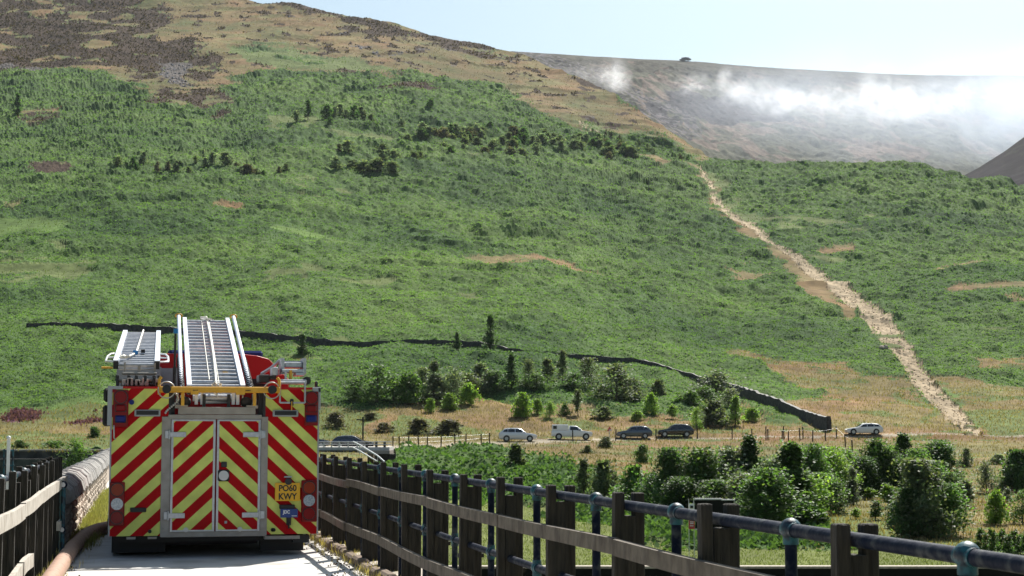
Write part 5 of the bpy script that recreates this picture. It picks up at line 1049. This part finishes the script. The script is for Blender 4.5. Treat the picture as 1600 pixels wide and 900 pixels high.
pl3 = [(27, 178, 144, 15, 'cone', DARK, 'lone dark conifer high on the left of the hillside'), (481, 200, 170, 14, 'cone', DARK, 'tallest dark conifer in the upper row of hillside shrubs'), (985, 247, 226, 26, 'bush', OLV, 'wide grey shrub where the shrubs end near the path top'), (935, 230, 214, 12, 'cone', DARK, 'dark conifer near the upper path'), (673, 177, 165, 12, 'bush', DARK, 'single shrub standing above the main shrub rows')]
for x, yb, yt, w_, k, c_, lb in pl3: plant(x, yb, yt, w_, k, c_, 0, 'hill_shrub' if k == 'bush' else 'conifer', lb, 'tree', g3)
rr_ = random.Random(12); S = []
lab = {'a': 'grey-brown shrub in the upper row on the bracken hillside', 'b': 'shrub in the dense upper right cluster on the bracken hillside', 'c': 'shrub in the lower left row on the bracken hillside', 'd': 'shrub in the middle group on the bracken hillside', 'e': 'shrub in the scattered band running towards the path', 'f': 'small seedling tree on the slope above the upper path'}
for x, y, h_, w_ in ((463, 204, 16, 12), (510, 200, 22, 15), (516, 207, 12, 8), (523, 199, 14, 9), (532, 197, 18, 12), (540, 201, 10, 10), (553, 203, 20, 12), (565, 202, 18, 12), (580, 201, 12, 9), (627, 202, 16, 10), (637, 219, 10, 11)): S.append((x, y, h_, w_, 'a'))
for i in range(44): x = rr_.uniform(657, 755); S.append((x, 217 + (x - 657) * .03 - rr_.uniform(0, 16) * (1 if x > 690 else .4) + 4, rr_.uniform(10, 20), rr_.uniform(8, 13), 'b'))
for x, y, h_, w_ in ((185, 268, 14, 9), (207, 268, 16, 8), (212, 271, 13, 8), (224, 266, 20, 11), (246, 274, 16, 8), (262, 273, 12, 8), (278, 274, 16, 13), (294, 276, 14, 8), (318, 252, 16, 6), (321, 265, 12, 8), (305, 264, 11, 6), (332, 264, 20, 12), (353, 264, 20, 16), (370, 262, 10, 9), (386, 274, 16, 18), (400, 272, 12, 12), (411, 272, 10, 8)): S.append((x, y, h_, w_, 'c'))
for x, y, h_, w_ in ((530, 245, 12, 8), (544, 247, 16, 16), (525, 263, 18, 18), (552, 257, 10, 14), (568, 264, 16, 20), (590, 266, 22, 22), (612, 268, 18, 18), (584, 262, 14, 12), (598, 240, 12, 13), (616, 250, 18, 16), (600, 256, 12, 12), (646, 253, 16, 14), (656, 250, 12, 11), (693, 237, 12, 14), (705, 246, 8, 10), (724, 236, 10, 8), (757, 244, 12, 12), (447, 262, 10, 8), (436, 266, 9, 7)): S.append((x, y, h_, w_, 'd'))
for i in range(60): x = rr_.uniform(745, 985); t = (x - 745) / 240; S.append((x, (212 + t * 14) + rr_.uniform(-18, 30) * (1 - .35 * t) + 8, rr_.uniform(8, 18), rr_.uniform(8, 15), 'e'))
for i in range(24): x = rr_.uniform(900, 1080); S.append((x, 192 + (x - 900) * .29 + rr_.uniform(4, 10), rr_.uniform(5, 9), rr_.uniform(3, 5), 'f'))
gl = {'a': 'upper row shrubs', 'b': 'dense cluster shrubs', 'c': 'lower left row shrubs', 'd': 'middle group shrubs', 'e': 'scattered band shrubs', 'f': 'seedling trees above the path'}
lab['a'] = 'shrub in the upper row on the bracken hillside'
CN = {OLV: 'olive', BROWN: 'brownish', GREY: 'pale grey', DARK: 'dark'}; KN = {'bush': 'low rounded', 'broad': 'upright rounded', 'cone': 'pointed'}
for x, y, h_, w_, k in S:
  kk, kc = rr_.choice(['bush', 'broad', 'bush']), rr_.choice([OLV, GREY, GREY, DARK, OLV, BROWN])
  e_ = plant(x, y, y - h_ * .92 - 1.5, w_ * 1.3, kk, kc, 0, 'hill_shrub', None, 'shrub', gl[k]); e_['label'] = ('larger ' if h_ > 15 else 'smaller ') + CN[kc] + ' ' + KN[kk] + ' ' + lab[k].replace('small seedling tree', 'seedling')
# ================================================================== SMOKE AND HAZE
m = MB(); m.box((-4600, -4600, -6), (4600, 4600, 760)); hz = bpy.data.materials.new('haze'); hz.use_nodes = True; t = hz.node_tree; t.nodes.clear()
o_ = t.nodes.new('ShaderNodeOutputMaterial'); pv = t.nodes.new('ShaderNodeVolumePrincipled'); t.links.new(pv.outputs[0], o_.inputs[1]); pv.inputs['Color'].default_value = (.80, .88, 1, 1); pv.inputs['Density'].default_value = .000025; pv.inputs['Density Attribute'].default_value = ''; pv.inputs['Anisotropy'].default_value = .2
tag(m.build('haze', hz), 'thin summer haze filling the valley', 'haze', kind='stuff')
def smoke_obj(name, label, c, size, blobs, dens, nsc, col=(.97, .98, 1), aniso=.35, rot=0, ns=5.5, floor=.40):
    m = MB(); m.box((-1, -1, -1), (1, 1, 1)); mt = bpy.data.materials.new(name); mt.use_nodes = True; t = mt.node_tree; t.nodes.clear(); L = t.links
    out = t.nodes.new('ShaderNodeOutputMaterial'); pv = t.nodes.new('ShaderNodeVolumePrincipled'); L.new(pv.outputs[0], out.inputs[1])
    pv.inputs['Color'].default_value = (*col, 1); pv.inputs['Anisotropy'].default_value = aniso; pv.inputs['Density Attribute'].default_value = ''
    tc = t.nodes.new('ShaderNodeTexCoord'); no = t.nodes.new('ShaderNodeTexNoise'); no.inputs['Scale'].default_value = nsc; no.inputs['Detail'].default_value = ns; no.inputs['Roughness'].default_value = .62; no.inputs['Distortion'].default_value = .6
    mp0 = t.nodes.new('ShaderNodeMapping'); mp0.inputs['Scale'].default_value = (size[0] / size[2], size[1] / size[2], 1.0); L.new(tc.outputs['Object'], mp0.inputs[0]); L.new(mp0.outputs[0], no.inputs['Vector'])
    acc = None
    # warp
    for (x, y, zz, sx, sy, sz, wgt) in blobs:
        mp = t.nodes.new('ShaderNodeVectorMath'); mp.operation = 'SUBTRACT'; mp.inputs[1].default_value = (x, y, zz); L.new(tc.outputs['Object'], mp.inputs[0])
        dv = t.nodes.new('ShaderNodeVectorMath'); dv.operation = 'DIVIDE'; dv.inputs[1].default_value = (sx, sy, sz); L.new(mp.outputs[0], dv.inputs[0])
        gd = t.nodes.new('ShaderNodeTexGradient'); gd.gradient_type = 'QUADRATIC_SPHERE'; L.new(dv.outputs[0], gd.inputs[0])
        ml = t.nodes.new('ShaderNodeMath'); ml.operation = 'MULTIPLY'; ml.inputs[1].default_value = wgt; L.new(gd.outputs['Fac'], ml.inputs[0])
        if acc is None: acc = ml.outputs[0]
        else: ad = t.nodes.new('ShaderNodeMath'); ad.operation = 'ADD'; L.new(acc, ad.inputs[0]); L.new(ml.outputs[0], ad.inputs[1]); acc = ad.outputs[0]
    mr = t.nodes.new('ShaderNodeMapRange'); mr.inputs[1].default_value = floor; mr.inputs[2].default_value = .72; mr.inputs[3].default_value = 0; mr.inputs[4].default_value = 1; L.new(no.outputs[0], mr.inputs[0])
    mm = t.nodes.new('ShaderNodeMath'); mm.operation = 'MULTIPLY'; L.new(acc, mm.inputs[0]); L.new(mr.outputs[0], mm.inputs[1])
    m3 = t.nodes.new('ShaderNodeMath'); m3.operation = 'MULTIPLY'; m3.inputs[1].default_value = dens; L.new(mm.outputs[0], m3.inputs[0]); L.new(m3.outputs[0], pv.inputs['Density'])
    o = m.build(name, mt); o.location = c; o.scale = size; o.rotation_euler = (0, 0, -YAW); tag(o, label, 'smoke', kind='stuff')
    return o
# main plume: sheet of smoke hanging in front of the far slope
DS = 1750
c_ = A(1340, 165, DS); k = DS / FPX
smoke_obj('smoke', 'white wildfire smoke drifting across the far slope', c_, (330 * k, 130, 105 * k),
  [(-.77, 0, .31, .16, .6, .09, 2.2), (-.64, 0, .42, .045, .5, .2, 2.2), (-.57, 0, .20, .13, .6, .14, 2.2), (-.38, 0, .05, .20, .7, .16, 1.8), (-.45, 0, .25, .3, .8, .3, .5), (-.12, 0, .02, .3, .9, .3, .5), (.06, 0, .35, .10, .8, .35, .8), (.15, 0, .12, .20, .9, .36, 1.3), (.24, 0, -.06, .2, .8, .16, 2.2), (.48, 0, .14, .30, .9, .34, .8), (-.3, 0, .1, .45, .8, .28, .8), (.1, 0, .05, .5, .9, .3, .7), (.1, 0, .1, 1.0, 1, .6, .14)], .030, 4.2, floor=.455)
c_ = A(1420, 190, 1600); k = 1600 / FPX
smoke_obj('smoke', 'thin blue-white smoke veil spreading over the far valley on the right', c_, (480 * k, 180, 150 * k), [(0, 0, .1, 1.0, 1.2, .9, 1.0), (.45, 0, .15, .6, 1.2, .8, 2.2), (-.45, 0, .3, .6, 1.1, .6, .5)], .0068, 1.6, col=(.78, .87, 1), floor=.25)
c_ = A(958, 122, 1500); k = 1500 / FPX
smoke_obj('smoke', 'small puff of white smoke rising behind the brown spur', c_, (120 * k, 70, 50 * k), [(.08, 0, -.12, .22, .8, .35, 1.3), (-.02, 0, .15, .3, .9, .5, .6), (-.3, 0, .1, .8, 1, .8, .12)], .07, 2.6)
